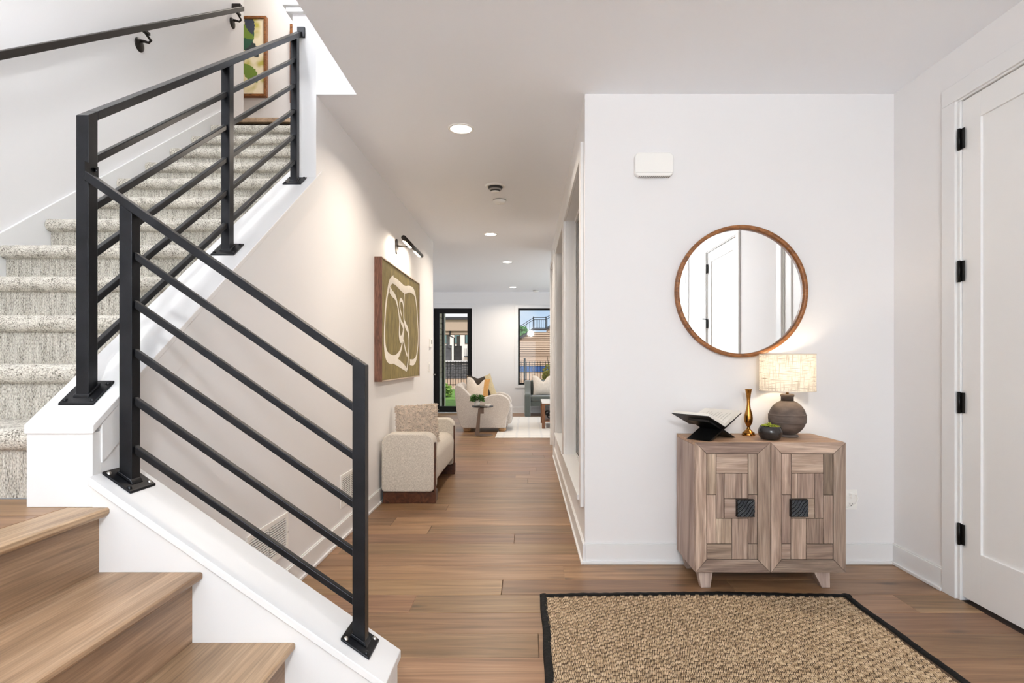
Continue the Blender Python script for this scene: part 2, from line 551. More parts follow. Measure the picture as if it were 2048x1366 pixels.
base_run('baseboard_right', [('y', XR, D1[1] + 0.115, YW, -1), ('y', XR, D2[1] + 0.115, D1[0] - 0.115, -1), ('y', XR, D3[1] + 0.115, D2[0] - 0.115, -1), ('y', XR, YE, D3[0] - 0.115, -1)])
base_run('baseboard_hall_right', [('y', XH, YW - 0.015, 7.02, -1, YW - 0.027)])
base_run('baseboard_hall_left', [('y', XL, 1.80, 7.45, 1)])
base_run('baseboard_back', [('x', YF, -4.2, FD[0] - 0.09, -1), ('x', YF, FD[1] + 0.09, 3.4, -1)], h=0.13)
base_run('baseboard_upper', [('x', 6.1, -4.2, 0.1, -1)], z0=UP, h=0.13, shoe=False)

# ------------------------------------------------------------------ window and door casings
CT = 0.02
def casing_y(m_, x, sgn, y0, y1, z0, z1, w=0.09, legs_to=0.0, sill=False):
    lo, hi = sorted((x, x + sgn * CT))
    m_.box(lo, hi, y0 - w, y0, legs_to, z1).box(lo, hi, y1, y1 + w, legs_to, z1)
    m_.box(lo, hi, y0 - w - 0.0, y1 + w + 0.0, z1, z1 + w)
    if sill:
        m_.box(lo, hi, y0, y1, z0 - 0.06, z0 - 0.03)
n_trim = 0
def trim(m_, bevel=0.003, mat='trim'):
    global n_trim
    n_trim += 1
    return struct(m_.build('trim_%d' % n_trim, M[mat], bevel=bevel))
# fixed hall windows: casing, jamb, stops, sill and pane
for i, (a, b_) in enumerate((WA, WB)):
    m_ = MB()
    lo, hi = XH - CT, XH
    m_.box(lo, hi, a - 0.09, a, SILL - 0.055, HEAD + 0.08).box(lo, hi, b_, b_ + 0.09, SILL - 0.055, HEAD + 0.08)
    m_.box(lo, hi, a, b_, HEAD, HEAD + 0.08)
    win = struct(m_.build('window_%d' % (i + 1), M['trim'], bevel=0.003))
    j = MB().box(XH, XH + 0.12, a, a + 0.018, SILL, HEAD).box(XH, XH + 0.12, b_ - 0.018, b_, SILL, HEAD).box(XH, XH + 0.12, a, b_, HEAD, HEAD + 0.02)
    j.build('jamb', M['trim'], win)
    s = MB()
    s.box(XH + 0.078, XH + 0.09, a + 0.018, a + 0.04, SILL, HEAD).box(XH + 0.078, XH + 0.09, b_ - 0.04, b_ - 0.018, SILL, HEAD)
    s.box(XH + 0.078, XH + 0.09, a + 0.04, b_ - 0.04, SILL, SILL + 0.022).box(XH + 0.078, XH + 0.09, a + 0.04, b_ - 0.04, HEAD - 0.022, HEAD)
    s.build('glazing_bead', M['trim'], win)
    MB().box(XH - 0.032, XH + 0.12, a - 0.004, b_ + 0.004, SILL - 0.03, SILL).build('window_sill', M['trim'], win, bevel=0.003)
    MB().box(XH + 0.094, XH + 0.10, a + 0.018, b_ - 0.018, SILL, HEAD).build('pane', M['glass'], win)
# doorway at the end of the hall
m_ = MB()
m_.box(XH - CT, XH, DC[0] - 0.09, DC[0], 0, 2.47).box(XH - CT, XH, DC[1], DC[1] + 0.055, 0, 2.47).box(XH - CT, XH, DC[0] - 0.09, DC[1] + 0.055, 2.47, 2.55)
m_.box(XH, XH + 0.12, DC[0], DC[0] + 0.02, 0, 2.45).box(XH, XH + 0.12, DC[1] - 0.02, DC[1], 0, 2.45).box(XH, XH + 0.12, DC[0], DC[1], 2.45, 2.47)
m_.box(XH + 0.02, XH + 0.03, DC[1] - 0.032, DC[1] - 0.02, 0, 2.45)
tr = trim(m_)

def hinge(parent, x, y, z, h=0.10):
    m_ = MB()
    m_.box(x - 0.004, x, y - 0.028, y + 0.028, z - h / 2, z + h / 2)
    hg = m_.build('hinge', M['hinge'], parent)
    k = MB().tube([(x - 0.008, y, z - h / 2 - 0.003), (x - 0.008, y, z + h / 2 + 0.003)], 0.0075, 8)
    k.build('knuckle', M['hinge'], hg)
    return hg
mh = MB().box(XH + 0.055, XH + 0.085, DC[1] - 0.024, DC[1] - 0.02, 2.22, 2.32)
mh.build('hinge', M['hinge'], tr)

# single-panel doors of the right wall
def panel_door(idx, d, hinge_side, stop=False):
    y0, y1 = d
    z0, z1 = 0.022, 2.458
    x = XR + 0.002
    st, tr_, br = 0.112, 0.118, 0.24
    m_ = MB()
    m_.box(x, x + 0.035, y0, y0 + st, z0, z1).box(x, x + 0.035, y1 - st, y1, z0, z1)
    m_.box(x, x + 0.035, y0 + st, y1 - st, z1 - tr_, z1).box(x, x + 0.035, y0 + st, y1 - st, z0, z0 + br)
    o = struct(m_.build('door_%d' % idx, M['door'], bevel=0.001))
    MB().box(x + 0.011, x + 0.024, y0 + st, y1 - st, z0 + br, z1 - tr_).build('panel', M['door'], o)
    # jamb and stops belong to the casing
    c = MB()
    lo, hi = XR - CT, XR
    c.box(lo, hi, y0 - 0.112, y0 - 0.022, 0, z1 + 0.012).box(lo, hi, y1 + 0.022, y1 + 0.112, 0, z1 + 0.012)
    c.box(lo, hi, y0 - 0.112, y1 + 0.112, z1 + 0.012, z1 + 0.10)
    c.box(lo + 0.012, XR + 0.12, y0 - 0.022, y0 - 0.003, 0, z1 + 0.004).box(lo + 0.012, XR + 0.12, y1 + 0.003, y1 + 0.022, 0, z1 + 0.004)
    c.box(lo + 0.012, XR + 0.12, y0 - 0.022, y1 + 0.022, z1 + 0.004, z1 + 0.02)
    c.box(XR + 0.04, XR + 0.052, y0 - 0.003, y1 + 0.003, z1 - 0.02, z1 + 0.004)
    trim(c)
    hy = y1 + 0.004 if hinge_side > 0 else y0 - 0.004
    for z in (2.272, 1.622, 0.975, 0.328):
        hinge(o, XR - 0.004, hy, z)
    if stop:
        s = MB().tube([(XR - 0.012, hy, 1.675), (XR - 0.06, hy - 0.012, 1.68)], 0.006, 8)
        s.build('door_stop', M['hinge'], o)
    ly = y0 + 0.07 if hinge_side > 0 else y1 - 0.07
    k = MB().lathe([(0.0, 0.0), (0.03, 0.0), (0.03, -0.008), (0.012, -0.012), (0.012, -0.045), (0.0, -0.045)], (XR, ly, 1.0), 20, axis='x')
    h = k.build('handle', M['hinge'], o)
    MB().bar((XR - 0.045, ly, 1.0), (XR - 0.045, ly + 0.11 * hinge_side, 1.0), 0.016, 0.02).build('lever', M['hinge'], h, bevel=0.003)
    return o
panel_door(1, D1, 1)
panel_door(2, D2, -1, True)
panel_door(3, D3, 1, True)
# added glazing of the unseen entry wall and the stair window above it
def framed(idx, x0, x1, z0, z1, y, depth, fw, mat, muntins=(), cas=None, pane=True):
    m_ = MB()
    m_.box(x0, x0 + fw, y, y + depth, z0, z1).box(x1 - fw, x1, y, y + depth, z0, z1)
    m_.box(x0 + fw, x1 - fw, y, y + depth, z1 - fw, z1).box(x0 + fw, x1 - fw, y, y + depth, z0, z0 + fw)
    for mx_ in muntins:
        m_.box(mx_ - 0.03, mx_ + 0.03, y, y + depth, z0 + fw, z1 - fw)
    o = struct(m_.build('window_%d' % idx, mat, bevel=0.003))
    if pane: MB().box(x0 + fw, x1 - fw, y + depth * 0.5, y + depth * 0.5 + 0.006, z0 + fw, z1 - fw).build('pane', M['glass'], o)
    return o
framed(3, EW[0], EW[1], EW[2], EW[3], YE - 0.09, 0.06, 0.05, M['black_frame'], (-0.4, 0.6))
framed(4, SW[0], SW[1], SW[3] - 2.0, SW[3], YE - 0.09, 0.06, 0.05, M['black_frame'])

# far window and glazed door of the living room
win = framed(5, FW[0], FW[1], FW[2], FW[3], YF + 0.03, 0.07, 0.042, M['black_frame'])
c = MB()
c.box(FW[0] - 0.07, FW[0], YF - 0.018, YF, FW[2] - 0.07, FW[3] + 0.07).box(FW[1], FW[1] + 0.07, YF - 0.018, YF, FW[2] - 0.07, FW[3] + 0.07)
c.box(FW[0], FW[1], YF - 0.018, YF, FW[3], FW[3] + 0.07).box(FW[0], FW[1], YF - 0.018, YF, FW[2] - 0.07, FW[2])
trim(c)
m_ = MB()
y = YF + 0.03
m_.box(FD[0], FD[0] + 0.125, y, y + 0.06, FD[2], FD[3]).box(FD[1] - 0.105, FD[1], y, y + 0.06, FD[2], FD[3])
m_.box(FD[0] + 0.125, FD[1] - 0.105, y, y + 0.06, FD[3] - 0.115, FD[3]).box(FD[0] + 0.125, FD[1] - 0.105, y, y + 0.06, FD[2], FD[2] + 0.13)
o = struct(m_.build('door_4', M['black_frame'], bevel=0.003))
MB().box(FD[0] + 0.125, FD[1] - 0.105, y + 0.028, y + 0.034, FD[2] + 0.13, FD[3] - 0.115).build('pane', M['glass'], o)
M['chrome'] = plain('satin_nickel', C(190, 186, 180), 0.28, 1.0)
hd = MB().box(FD[0] + 0.03, FD[0] + 0.075, y - 0.012, y, 0.78, 1.0)
hd = hd.build('handle', M['black_frame'], o)
MB().bar((FD[0] + 0.05, y - 0.04, 0.87), (FD[0] - 0.06, y - 0.04, 0.87), 0.016, 0.03).build('lever', M['chrome'], hd)
c = MB()
c.box(FD[0] - 0.085, FD[0], YF - 0.018, YF, 0, FD[3] + 0.1).box(FD[1], FD[1] + 0.085, YF - 0.018, YF, 0, FD[3] + 0.1).box(FD[0], FD[1], YF - 0.018, YF, FD[3], FD[3] + 0.1)
trim(c)
# frames of the two living room side windows
for nm, x in (('window_6', 3.42), ('window_7', -4.28)):
    a, b_ = (9.0, 12.2) if x > 0 else (9.4, 11.8)
    m_ = MB().box(x, x + 0.06, a, a + 0.06, 0.45, 2.45).box(x, x + 0.06, b_ - 0.06, b_, 0.45, 2.45)
    m_.box(x, x + 0.06, a, b_, 2.39, 2.45).box(x, x + 0.06, a, b_, 0.45, 0.51).box(x, x + 0.06, (a + b_) / 2 - 0.03, (a + b_) / 2 + 0.03, 0.51, 2.39)
    struct(m_.build(nm, M['black_frame'], bevel=0.003))

# ------------------------------------------------------------------ stairs: knee walls and their caps
M['beige_trim'] = M['trim']
k = MB()
k.box(-1.425, XL, 1.618, 1.65, 0.764, capz(1.618) - 0.026)
k.prism([(1.65, 0.0), (3.33, 0.0), (3.33, capz(3.33) - 0.028), (1.65, capz(1.65) - 0.028)], 'x', -1.425, -1.375)
trim(k, 0.002)
t = 0.026
cap = MB().prism([(1.612, capz(1.612)), (1.612, capz(1.612) - t), (3.42, capz(3.42) - t), (3.42, capz(3.42))], 'x', -1.428, XL + 0.006)
trim(cap, 0.003)
ap = MB().prism([(1.65, capz(1.65) - t), (1.65, capz(1.65) - t - 0.115), (3.42, capz(3.42) - t - 0.115), (3.42, capz(3.42) - t)], 'x', XL, XL + 0.004)
trim(ap, 0.0)
def lowz(x):
    return 0.615 - 0.697 * (x + 0.8928)
XE = -0.3986
lw = MB().prism([(-1.237, 0), (XE - 0.008, 0), (XE - 0.008, lowz(XE - 0.008) - 0.026), (-1.237, lowz(-1.237) - 0.026)], 'y', 1.618, 1.778)
wall('wall_knee_lower', lw, 'trim')
lc = MB().prism([(-1.237, lowz(-1.237)), (-1.237, lowz(-1.237) - t), (XE, lowz(XE) - t), (XE, lowz(XE))], 'y', 1.60, 1.793)
trim(lc, 0.003)
# floor edge trim of the upper level at the end of the void
ft = MB().box(-1.405, -0.96, 3.305, 3.45, UP - 0.03, UP).box(-1.42, -0.95, 3.29, 3.45, UP, UP + 0.03)
ft.box(-1.395, -0.96, 3.31, 3.45, UP + 0.03, UP + 0.12)
trim(ft, 0.003)
# upper floor landing
uf = MB().box(-4.3, -1.0, 4.86, 6.2, UP - 0.25, UP).box(-1.375, 0.2, 3.33, 6.2, UP - 0.03, UP)
struct(uf.build('floor_upper', M['tread']))

# stair skirting board along the side wall
def nosez(y): return 0.978 + 0.7327 * (y - 1.68)
sk = MB().prism([(1.2, 0.764), (1.2, 0.93), (1.56, 0.93), (4.84, nosez(4.84) + 0.055), (5.10, UP + 0.14), (5.10, UP - 0.1), (4.84, UP - 0.2), (2.0, 0.764)], 'x', XS, XS + 0.014)
trim(sk, 0.003)

# ------------------------------------------------------------------ wooden lower flight
ws = thing('wooden_staircase', (-1.5, 1.1, 0), 'oak lower flight of wide steps rising to the landing beside the white stringer', 'staircase')
YN = 0.52
ZT = [0.19, 0.380, 0.580, 0.764]
XN = [-0.395, -0.660, -0.923, -1.188]
for i in range(4):
    z, xn = ZT[i], XN[i]
    zprev = ZT[i - 1] if i else 0.0
    xr = xn - 0.030
    if i == 3:
        xback = -1.40
    else:
        xback = XN[i + 1] - 0.03
    # tread with a chamfered nosing
    tp = [(xn - 0.004, z), (xn, z - 0.004), (xn, z - 0.016), (xn - 0.010, z - 0.026), (xback - 0.02, z - 0.026), (xback - 0.02, z)] if i < 3 else \
         [(xn - 0.004, z), (xn, z - 0.004), (xn, z - 0.016), (xn - 0.010, z - 0.026), (xn - 0.12, z - 0.026), (xn - 0.12, z)]
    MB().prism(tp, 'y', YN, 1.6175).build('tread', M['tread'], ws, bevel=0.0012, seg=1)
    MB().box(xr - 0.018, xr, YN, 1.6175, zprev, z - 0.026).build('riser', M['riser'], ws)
# landing boards run across the width of the flight
xb0 = XS + 0.015
yb = YN
for kx in range(6):
    w_ = 0.2025
    plank(xb0, XN[3] - 0.1215, yb + 0.0005, min(yb + w_, 1.715) - 0.0005, ws, M['floor'], z1=0.764, z0=0.744, name='landing_board')
    yb += w_
    if yb >= 1.70: break
MB().box(xb0, -1.236, YN, 1.60, 0.0, 0.738).build('carcass', M['subfloor'], ws)

# ------------------------------------------------------------------ carpeted upper flight
def carpet_mat(name, stripes):
    m, nt, N, L, b = mk(name)
    b.inputs['Roughness'].default_value = 1.0
    b.inputs['Specular IOR Level'].default_value = 0.05
    b.inputs['Sheen Weight'].default_value = 0.15
    tc = N.new('ShaderNodeTexCoord')
    n = N.new('ShaderNodeTexNoise'); n.inputs['Scale'].default_value = 210; n.inputs['Detail'].default_value = 2
    mp = N.new('ShaderNodeMapping'); mp.inputs['Scale'].default_value = (1.6, 1, 0.55) if stripes else (1, 1, 1)
    L.new(tc.outputs['Object'], mp.inputs['Vector']); L.new(mp.outputs[0], n.inputs['Vector'])
    n2 = N.new('ShaderNodeTexNoise'); n2.inputs['Scale'].default_value = 26; n2.inputs['Detail'].default_value = 3
    mp2 = N.new('ShaderNodeMapping'); mp2.inputs['Scale'].default_value = (2.6, 1, 0.35) if stripes else (1, 1, 1)
    L.new(tc.outputs['Object'], mp2.inputs['Vector']); L.new(mp2.outputs[0], n2.inputs['Vector'])
    a = N.new('ShaderNodeMath'); a.operation = 'MULTIPLY_ADD'; a.inputs[1].default_value = 0.45
    L.new(n2.outputs['Fac'], a.inputs[0]); L.new(n.outputs['Fac'], a.inputs[2])
    r = N.new('ShaderNodeValToRGB')
    e = r.color_ramp.elements
    e[0].position = 0.52; e[0].color = C(104, 98, 88)
    e[1].position = 0.86; e[1].color = C(222, 217, 206)
    x = e.new(0.66); x.color = C(184, 178, 166)
    L.new(a.outputs[0], r.inputs['Fac']); L.new(r.outputs['Color'], b.inputs['Base Color'])
    h = n.outputs['Fac']
    if stripes:
        wv = N.new('ShaderNodeTexWave'); wv.wave_type = 'BANDS'; wv.bands_direction = 'X'
        wv.inputs['Scale'].default_value = 30; wv.inputs['Distortion'].default_value = 2.0; wv.inputs['Detail'].default_value = 2; wv.inputs['Detail Scale'].default_value = 3
        L.new(tc.outputs['Object'], wv.inputs['Vector'])
        ad = N.new('ShaderNodeMath'); ad.operation = 'MULTIPLY_ADD'; ad.inputs[1].default_value = 0.5
        L.new(wv.outputs['Fac'], ad.inputs[0]); L.new(h, ad.inputs[2]); h = ad.outputs[0]
    bp = N.new('ShaderNodeBump'); bp.inputs['Strength'].default_value = 0.9; bp.inputs['Distance'].default_value = 0.006
    L.new(h, bp.inputs['Height']); L.new(bp.outputs['Normal'], b.inputs['Normal'])
    return m
M['carpet'] = carpet_mat('stair_carpet', False)
M['carpet_riser'] = carpet_mat('stair_carpet_riser', True)
cs = thing('carpeted_staircase', (-1.98, 3.2, 0.764), 'upper flight of stairs wrapped in mottled grey-beige looped carpet', 'staircase')
X0, X1 = XS + 0.016, -1.427
RUN = 0.26
crnd = random.Random(3)
def step_y(k): return 1.68 + RUN * (k - 1)
def step_z(k): return 0.978 + RISE * (k - 1)
R_ = 0.033
for k in range(1, 14):
    y, z = step_y(k), step_z(k)
    last = k == 13
    zb = step_z(k - 1) if k > 1 else 0.764
    if not last:
        prof = []
        for a in range(9):
            an = -PI / 2 - PI * a / 8           # from underside, round the front, to the top
            prof.append((y + R_ + R_ * math.cos(an), z - R_ + R_ * math.sin(an)))
        prof = [(y + R_ + 0.035, z - 2 * R_ + 0.002)] + prof
        for j in range(1, 9):
            prof.append((y + R_ + (RUN + 0.01) * j / 8, z))
        nx = int(150 if k < 7 else 90)
        nrm = len(prof)
        def fn(u, v, prof=prof, nrm=nrm):
            i = min(int(round(v * (nrm - 1))), nrm - 1)
            p = prof[i]
            xx = X0 + (X1 - X0) * u
            q = mnoise.noise(Vector((xx * 55, p[0] * 55, p[1] * 55))) * 0.0028 + mnoise.noise(Vector((xx * 130, p[0] * 130, p[1] * 130))) * 0.0016
            ang = i / 9 * PI
            d = (-math.sin(min(ang, PI / 2) if i < 9 else PI / 2), 0)
            if 1 <= i <= 9:
                an = -PI / 2 - PI * (i - 1) / 8
                return (xx, p[0] + q * math.cos(an), p[1] + q * math.sin(an))
            return (xx, p[0], p[1] + q)
        m_ = MB().grid(fn, nx, nrm)
        for xx in (X0, X1):          # closed ends of the rolled nosing
            c_ = [(xx, p[0], p[1]) for p in prof[:11]]
            m_.add(c_, [tuple(range(len(c_)))])
        m_.build('carpet_tread', M['carpet'], cs, fix=False)
    zt = z - 2 * R_ + 0.006 if not last else UP - 0.035
    yr = y + 0.040 if not last else 4.86
    MB().box(X0, X1, yr, yr + 0.02, (zb - 0.004 if k > 1 else 0.7655), zt).build('carpet_riser', M['carpet_riser'], cs)
MB().box(X0, X1 + 0.05, 4.82, 4.90, UP - 0.035, UP + 0.004).build('wood_nosing', M['tread'], cs, bevel=0.004)
MB().prism([(1.75, 0.766), (4.86, 0.766), (4.86, UP - 0.3), (1.75, 0.80)], 'x', X0 + 0.01, X1 - 0.01).build('carcass', M['subfloor'], cs)

# ------------------------------------------------------------------ steel railings
PWD = 0.038
def plate(parent, corners_fn, bolts):
    pass
lr = thing('steel_stair_railing', (-0.85, 1.704, 0.3), 'black steel railing with five sloping bars on the white stringer in front', 'railing')
YC = 1.704
def railz(x): return 1.173 - 0.694 * (x + 0.4886)       # top of the top rail
PXA, PXB = -1.191, -0.500
def sprism(parent, name, x0, x1, z0f, z1f, yh, mat='black_metal', bevel=0.002):
    return MB().prism([(x0, z0f(x0)), (x1, z0f(x1)), (x1, z1f(x1)), (x0, z1f(x0))], 'y', YC - yh, YC + yh).build(name, M[mat], parent, bevel=bevel)
for px_ in (PXA, PXB):
    a, b_ = px_ - PWD / 2, px_ + PWD / 2
    zt = (lambda x: railz(x) - 0.0285)
    if px_ == PXB:
        zt = (lambda x: railz(x))
    sprism(lr, 'post', a, b_, lambda x: lowz(x) + 0.006, zt, PWD / 2)
    hw = 0.0415
    pl = MB().prism([(px_ - hw, lowz(px_ - hw)), (px_ + hw, lowz(px_ + hw)), (px_ + hw, lowz(px_ + hw) + 0.008), (px_ - hw, lowz(px_ - hw) + 0.008)], 'y', YC - 0.057, YC + 0.057).build('base_plate', M['black_metal'], lr, bevel=0.0025)
    for sx in (-1, 1):
        for sy in (-1, 1):
            bx_, by_ = px_ + sx * 0.030, YC + sy * 0.044
            zb = lowz(bx_) + 0.009
            MB().lathe([(0, 0.004), (0.004, 0.0042), (0.0065, 0.002), (0.007, -0.004)], (bx_, by_, zb), 12).build('bolt', M['chrome' if (sx + sy) else 'black_metal'], pl)
    wl_ = MB().prism([(a - 0.007, lowz(a - 0.007) + 0.008), (b_ + 0.007, lowz(b_ + 0.007) + 0.008), (b_, lowz(b_) + 0.02), (a, lowz(a) + 0.02)], 'y', YC - PWD / 2 - 0.005, YC + PWD / 2 + 0.005)
    wl_.build('weld', M['black_metal'], lr, bevel=0.003)
sprism(lr, 'top_rail', -1.312, PXB - PWD / 2, lambda x: railz(x) - 0.0285, railz, PWD / 2)
for i in range(5):
    off = 0.153 + 0.1445 * i
    sprism(lr, 'bar', PXA + PWD / 2, PXB - PWD / 2, lambda x: railz(x) - off - 0.012, lambda x: railz(x) - off + 0.012, 0.0105, bevel=0.003)
# bracket fixing the top rail to the taller railing
bk = MB().box(-1.3145, -1.3115, YC - 0.019, YC + 0.036, railz(-1.312) - 0.03, railz(-1.312) + 0.028)
bk = bk.build('bracket', M['black_metal'], lr)
MB().lathe([(0, -0.003), (0.006, -0.003), (0.007, 0)], (-1.3115 + 0.003, 1.722, railz(-1.312) + 0.014), 12, axis='x').build('bolt', M['black_metal'], bk)

ur = thing('steel_stair_railing', (-1.334, 2.5, 1.0), 'taller black steel railing with three posts climbing along the carpeted stairs', 'railing')
XC = -1.334
def railu(y): return 1.9167 + 0.7336 * (y - 1.704)
def uprism(parent, name, y0, y1, z0f, z1f, xh, mat='black_metal', bevel=0.002):
    return MB().prism([(y0, z0f(y0)), (y1, z0f(y1)), (y1, z1f(y1)), (y0, z1f(y0))], 'x', XC - xh, XC + xh).build(name, M[mat], parent, bevel=bevel)
PY = (1.723, 2.53, 3.262)
for j, py_ in enumerate(PY):
    a, b_ = py_ - PWD / 2, py_ + PWD / 2
    uprism(ur, 'post', a, b_, lambda y: capz(y) + 0.006, (lambda y: railu(y)) if j == 0 else (lambda y: railu(y) - 0.029), PWD / 2)
    hw = 0.0435
    pl = uprism(ur, 'base_plate', py_ - hw, py_ + hw, capz, lambda y: capz(y) + 0.008, 0.053, bevel=0.0025)
    for sx in (-1, 1):
        for sy in (-1, 1):
            bx_, by_ = XC + sx * 0.041, py_ + sy * 0.032
            MB().lathe([(0, 0.003), (0.005, 0.0032), (0.007, 0.001), (0.007, -0.004)], (bx_, by_, capz(by_) + 0.009), 12).build('bolt', M['black_metal'], pl)
    uprism(ur, 'weld', a - 0.006, b_ + 0.006, lambda y: capz(y) + 0.006, lambda y: capz(y) + 0.016, PWD / 2 + 0.005, bevel=0.003)
uprism(ur, 'top_rail', PY[0] + PWD / 2, 3.318, lambda y: railu(y) - 0.029, railu, PWD / 2)
for j in range(2):
    for i in range(5):
        off = 0.151 + 0.1445 * i
        uprism(ur, 'bar', PY[j] + PWD / 2, PY[j + 1] - PWD / 2, lambda y: railu(y) - off - 0.012, lambda y: railu(y) - off + 0.012, 0.0105, bevel=0.003)
ep = MB().box(-1.345, -1.30, 3.318, 3.33, railu(3.32) - 0.032, railu(3.32) + 0.028).build('wall_bracket', M['black_metal'], ur, bevel=0.002)

# handrail along the stair side wall
hr = thing('wall_handrail', (XS, 3.8, 3.2), 'dark bronze handrail on curved brackets along the stair side wall', 'handrail')
XHR = XS + 0.075
def hz(y): return 2.608 + 0.715 * (y - 2.659)
MB().prism([(1.0, hz(1.0) - 0.022), (4.93, hz(4.93) - 0.022), (4.93, hz(4.93) + 0.022), (1.0, hz(1.0) + 0.022)], 'x', XHR - 0.018, XHR + 0.018).build('rail', M['bronze'], hr, bevel=0.004)
MB().box(XS, XHR, 4.895, 4.93, hz(4.93) - 0.02, hz(4.93) + 0.026).build('rail_return', M['bronze'], hr, bevel=0.003)
for yb_ in (2.2, 3.674, 4.85):
    zc = hz(yb_) - 0.022
    yr_ = yb_ + 0.055
    dr = MB().lathe([(0.0, 0.014), (0.014, 0.015), (0.034, 0.010), (0.043, 0.005), (0.045, 0.0)], (XS, yr_, zc - 0.060), 28, axis='x')
    ro = dr.build('bracket_rose', M['bronze'], hr)
    path = [(XS + 0.01, yr_, zc - 0.035), (XS + 0.030, yr_ + 0.006, zc - 0.034), (XS + 0.055, yr_ + 0.012, zc - 0.040), (XHR, yr_ + 0.004, zc - 0.030), (XHR, yb_ + 0.015, zc - 0.016), (XHR, yb_, zc)]
    MB().tube(path, [0.011, 0.009, 0.008, 0.008, 0.008, 0.010], 10).build('bracket_arm', M['bronze'], ro)
    MB().box(XHR - 0.012, XHR + 0.012, yb_ - 0.035, yb_ + 0.035, zc - 0.012, zc + 0.004).build('bracket_saddle', M['bronze'], ro)

# ------------------------------------------------------------------ cabinet
CWD = (C(120, 100, 87), C(158, 137, 121), C(190, 170, 152))
M['cab_x'] = wood('mango_wood_x', *CWD, axis='x', rough=0.55, cross=17, along=1.6, vary=0.36, hue=0.010, fine=0.32, spec=0.25, bump=0.25, dist=1.05)
M['cab_z'] = wood('mango_wood_z', *CWD, axis='z', rough=0.55, cross=17, along=1.6, vary=0.36, hue=0.010, fine=0.32, spec=0.25, bump=0.25, dist=1.05)
M['cab_side'] = wood('mango_wood_side', C(138, 118, 108), C(172, 152, 140), C(196, 178, 165), axis='z', rough=0.55, cross=11, along=1.2, vary=0.03, hue=0.004, fine=0.2, spec=0.25)
M['cab_top'] = wood('mango_wood_lamplit', C(134, 104, 80), C(176, 142, 112), C(204, 174, 144), axis='x', rough=0.5, cross=13, along=1.4, vary=0.03, hue=0.004, fine=0.2, spec=0.3)  # lamp's warm light on the top is put into this wood colour
M['cab_gap'] = plain('cabinet_joint', C(66, 48, 38), 0.9)
CF, CBK = 2.940, 3.308           # front and back of the cabinet
CX0, CX1, CZ0, CZ1 = 0.8667, 1.6455, 0.0862, 0.7597
cab = thing('sideboard_cabinet', ((CX0 + CX1) / 2, 3.12, 0), 'two-door wooden cabinet with patchwork door panels below the round mirror', 'cabinet')
def cu_(zx): return CX0 + (zx - 45) / 1652.5
def cv_(zy): return CZ1 - (zy - 20) / 1652.5
body = MB().box(CX0, CX0 + 0.022, CF + 0.022, CBK, CZ0, CZ1 - 0.018).box(CX1 - 0.022, CX1, CF + 0.022, CBK, CZ0, CZ1 - 0.018)
body.box(CX0 + 0.022, CX1 - 0.022, CF + 0.03, CBK, CZ0, CZ0 + 0.02).box(CX0 + 0.022, CX1 - 0.022, CBK - 0.01, CBK, CZ0 + 0.02, CZ1 - 0.018)
body.build('carcass', M['cab_side'], cab, bevel=0.0015)
MB().box(CX0, CX1, CF + 0.021, CBK, CZ1 - 0.018, CZ1).build('cabinet_top', M['cab_top'], cab, bevel=0.002)
YD = CF
doors = {
 'l': dict(o=(47, 22, 689, 1133), i=(142, 117, 579, 1022), knob=(391, 503, 545, 653), pcs=[
  (147,120,223,467,'z'),(228,120,497,284,'x'),(500,120,577,467,'z'),(226,288,292,670,'z'),(296,288,443,500,'z'),(446,288,497,500,'z'),
  (296,504,497,670,'x'),(146,471,222,887,'z'),(500,471,577,887,'z'),(225,674,357,887,'z'),(361,674,497,1020,'z'),(146,891,357,1020,'x'),(500,891,577,1020,'z')]),
 'r': dict(o=(693, 22, 1333, 1133), i=(783, 117, 1226, 1022), knob=(850, 503, 1000, 653), pcs=[
  (787,120,866,467,'z'),(870,120,1141,284,'x'),(1145,120,1222,469,'z'),(870,288,918,500,'z'),(922,288,1067,500,'z'),(1071,288,1141,670,'z'),
  (787,471,863,887,'z'),(867,504,1067,670,'x'),(1145,473,1222,887,'z'),(867,674,996,1020,'z'),(1000,674,1141,887,'z'),(787,891,862,1020,'x'),(1000,891,1222,1020,'x')]),
}
rk = random.Random(5)
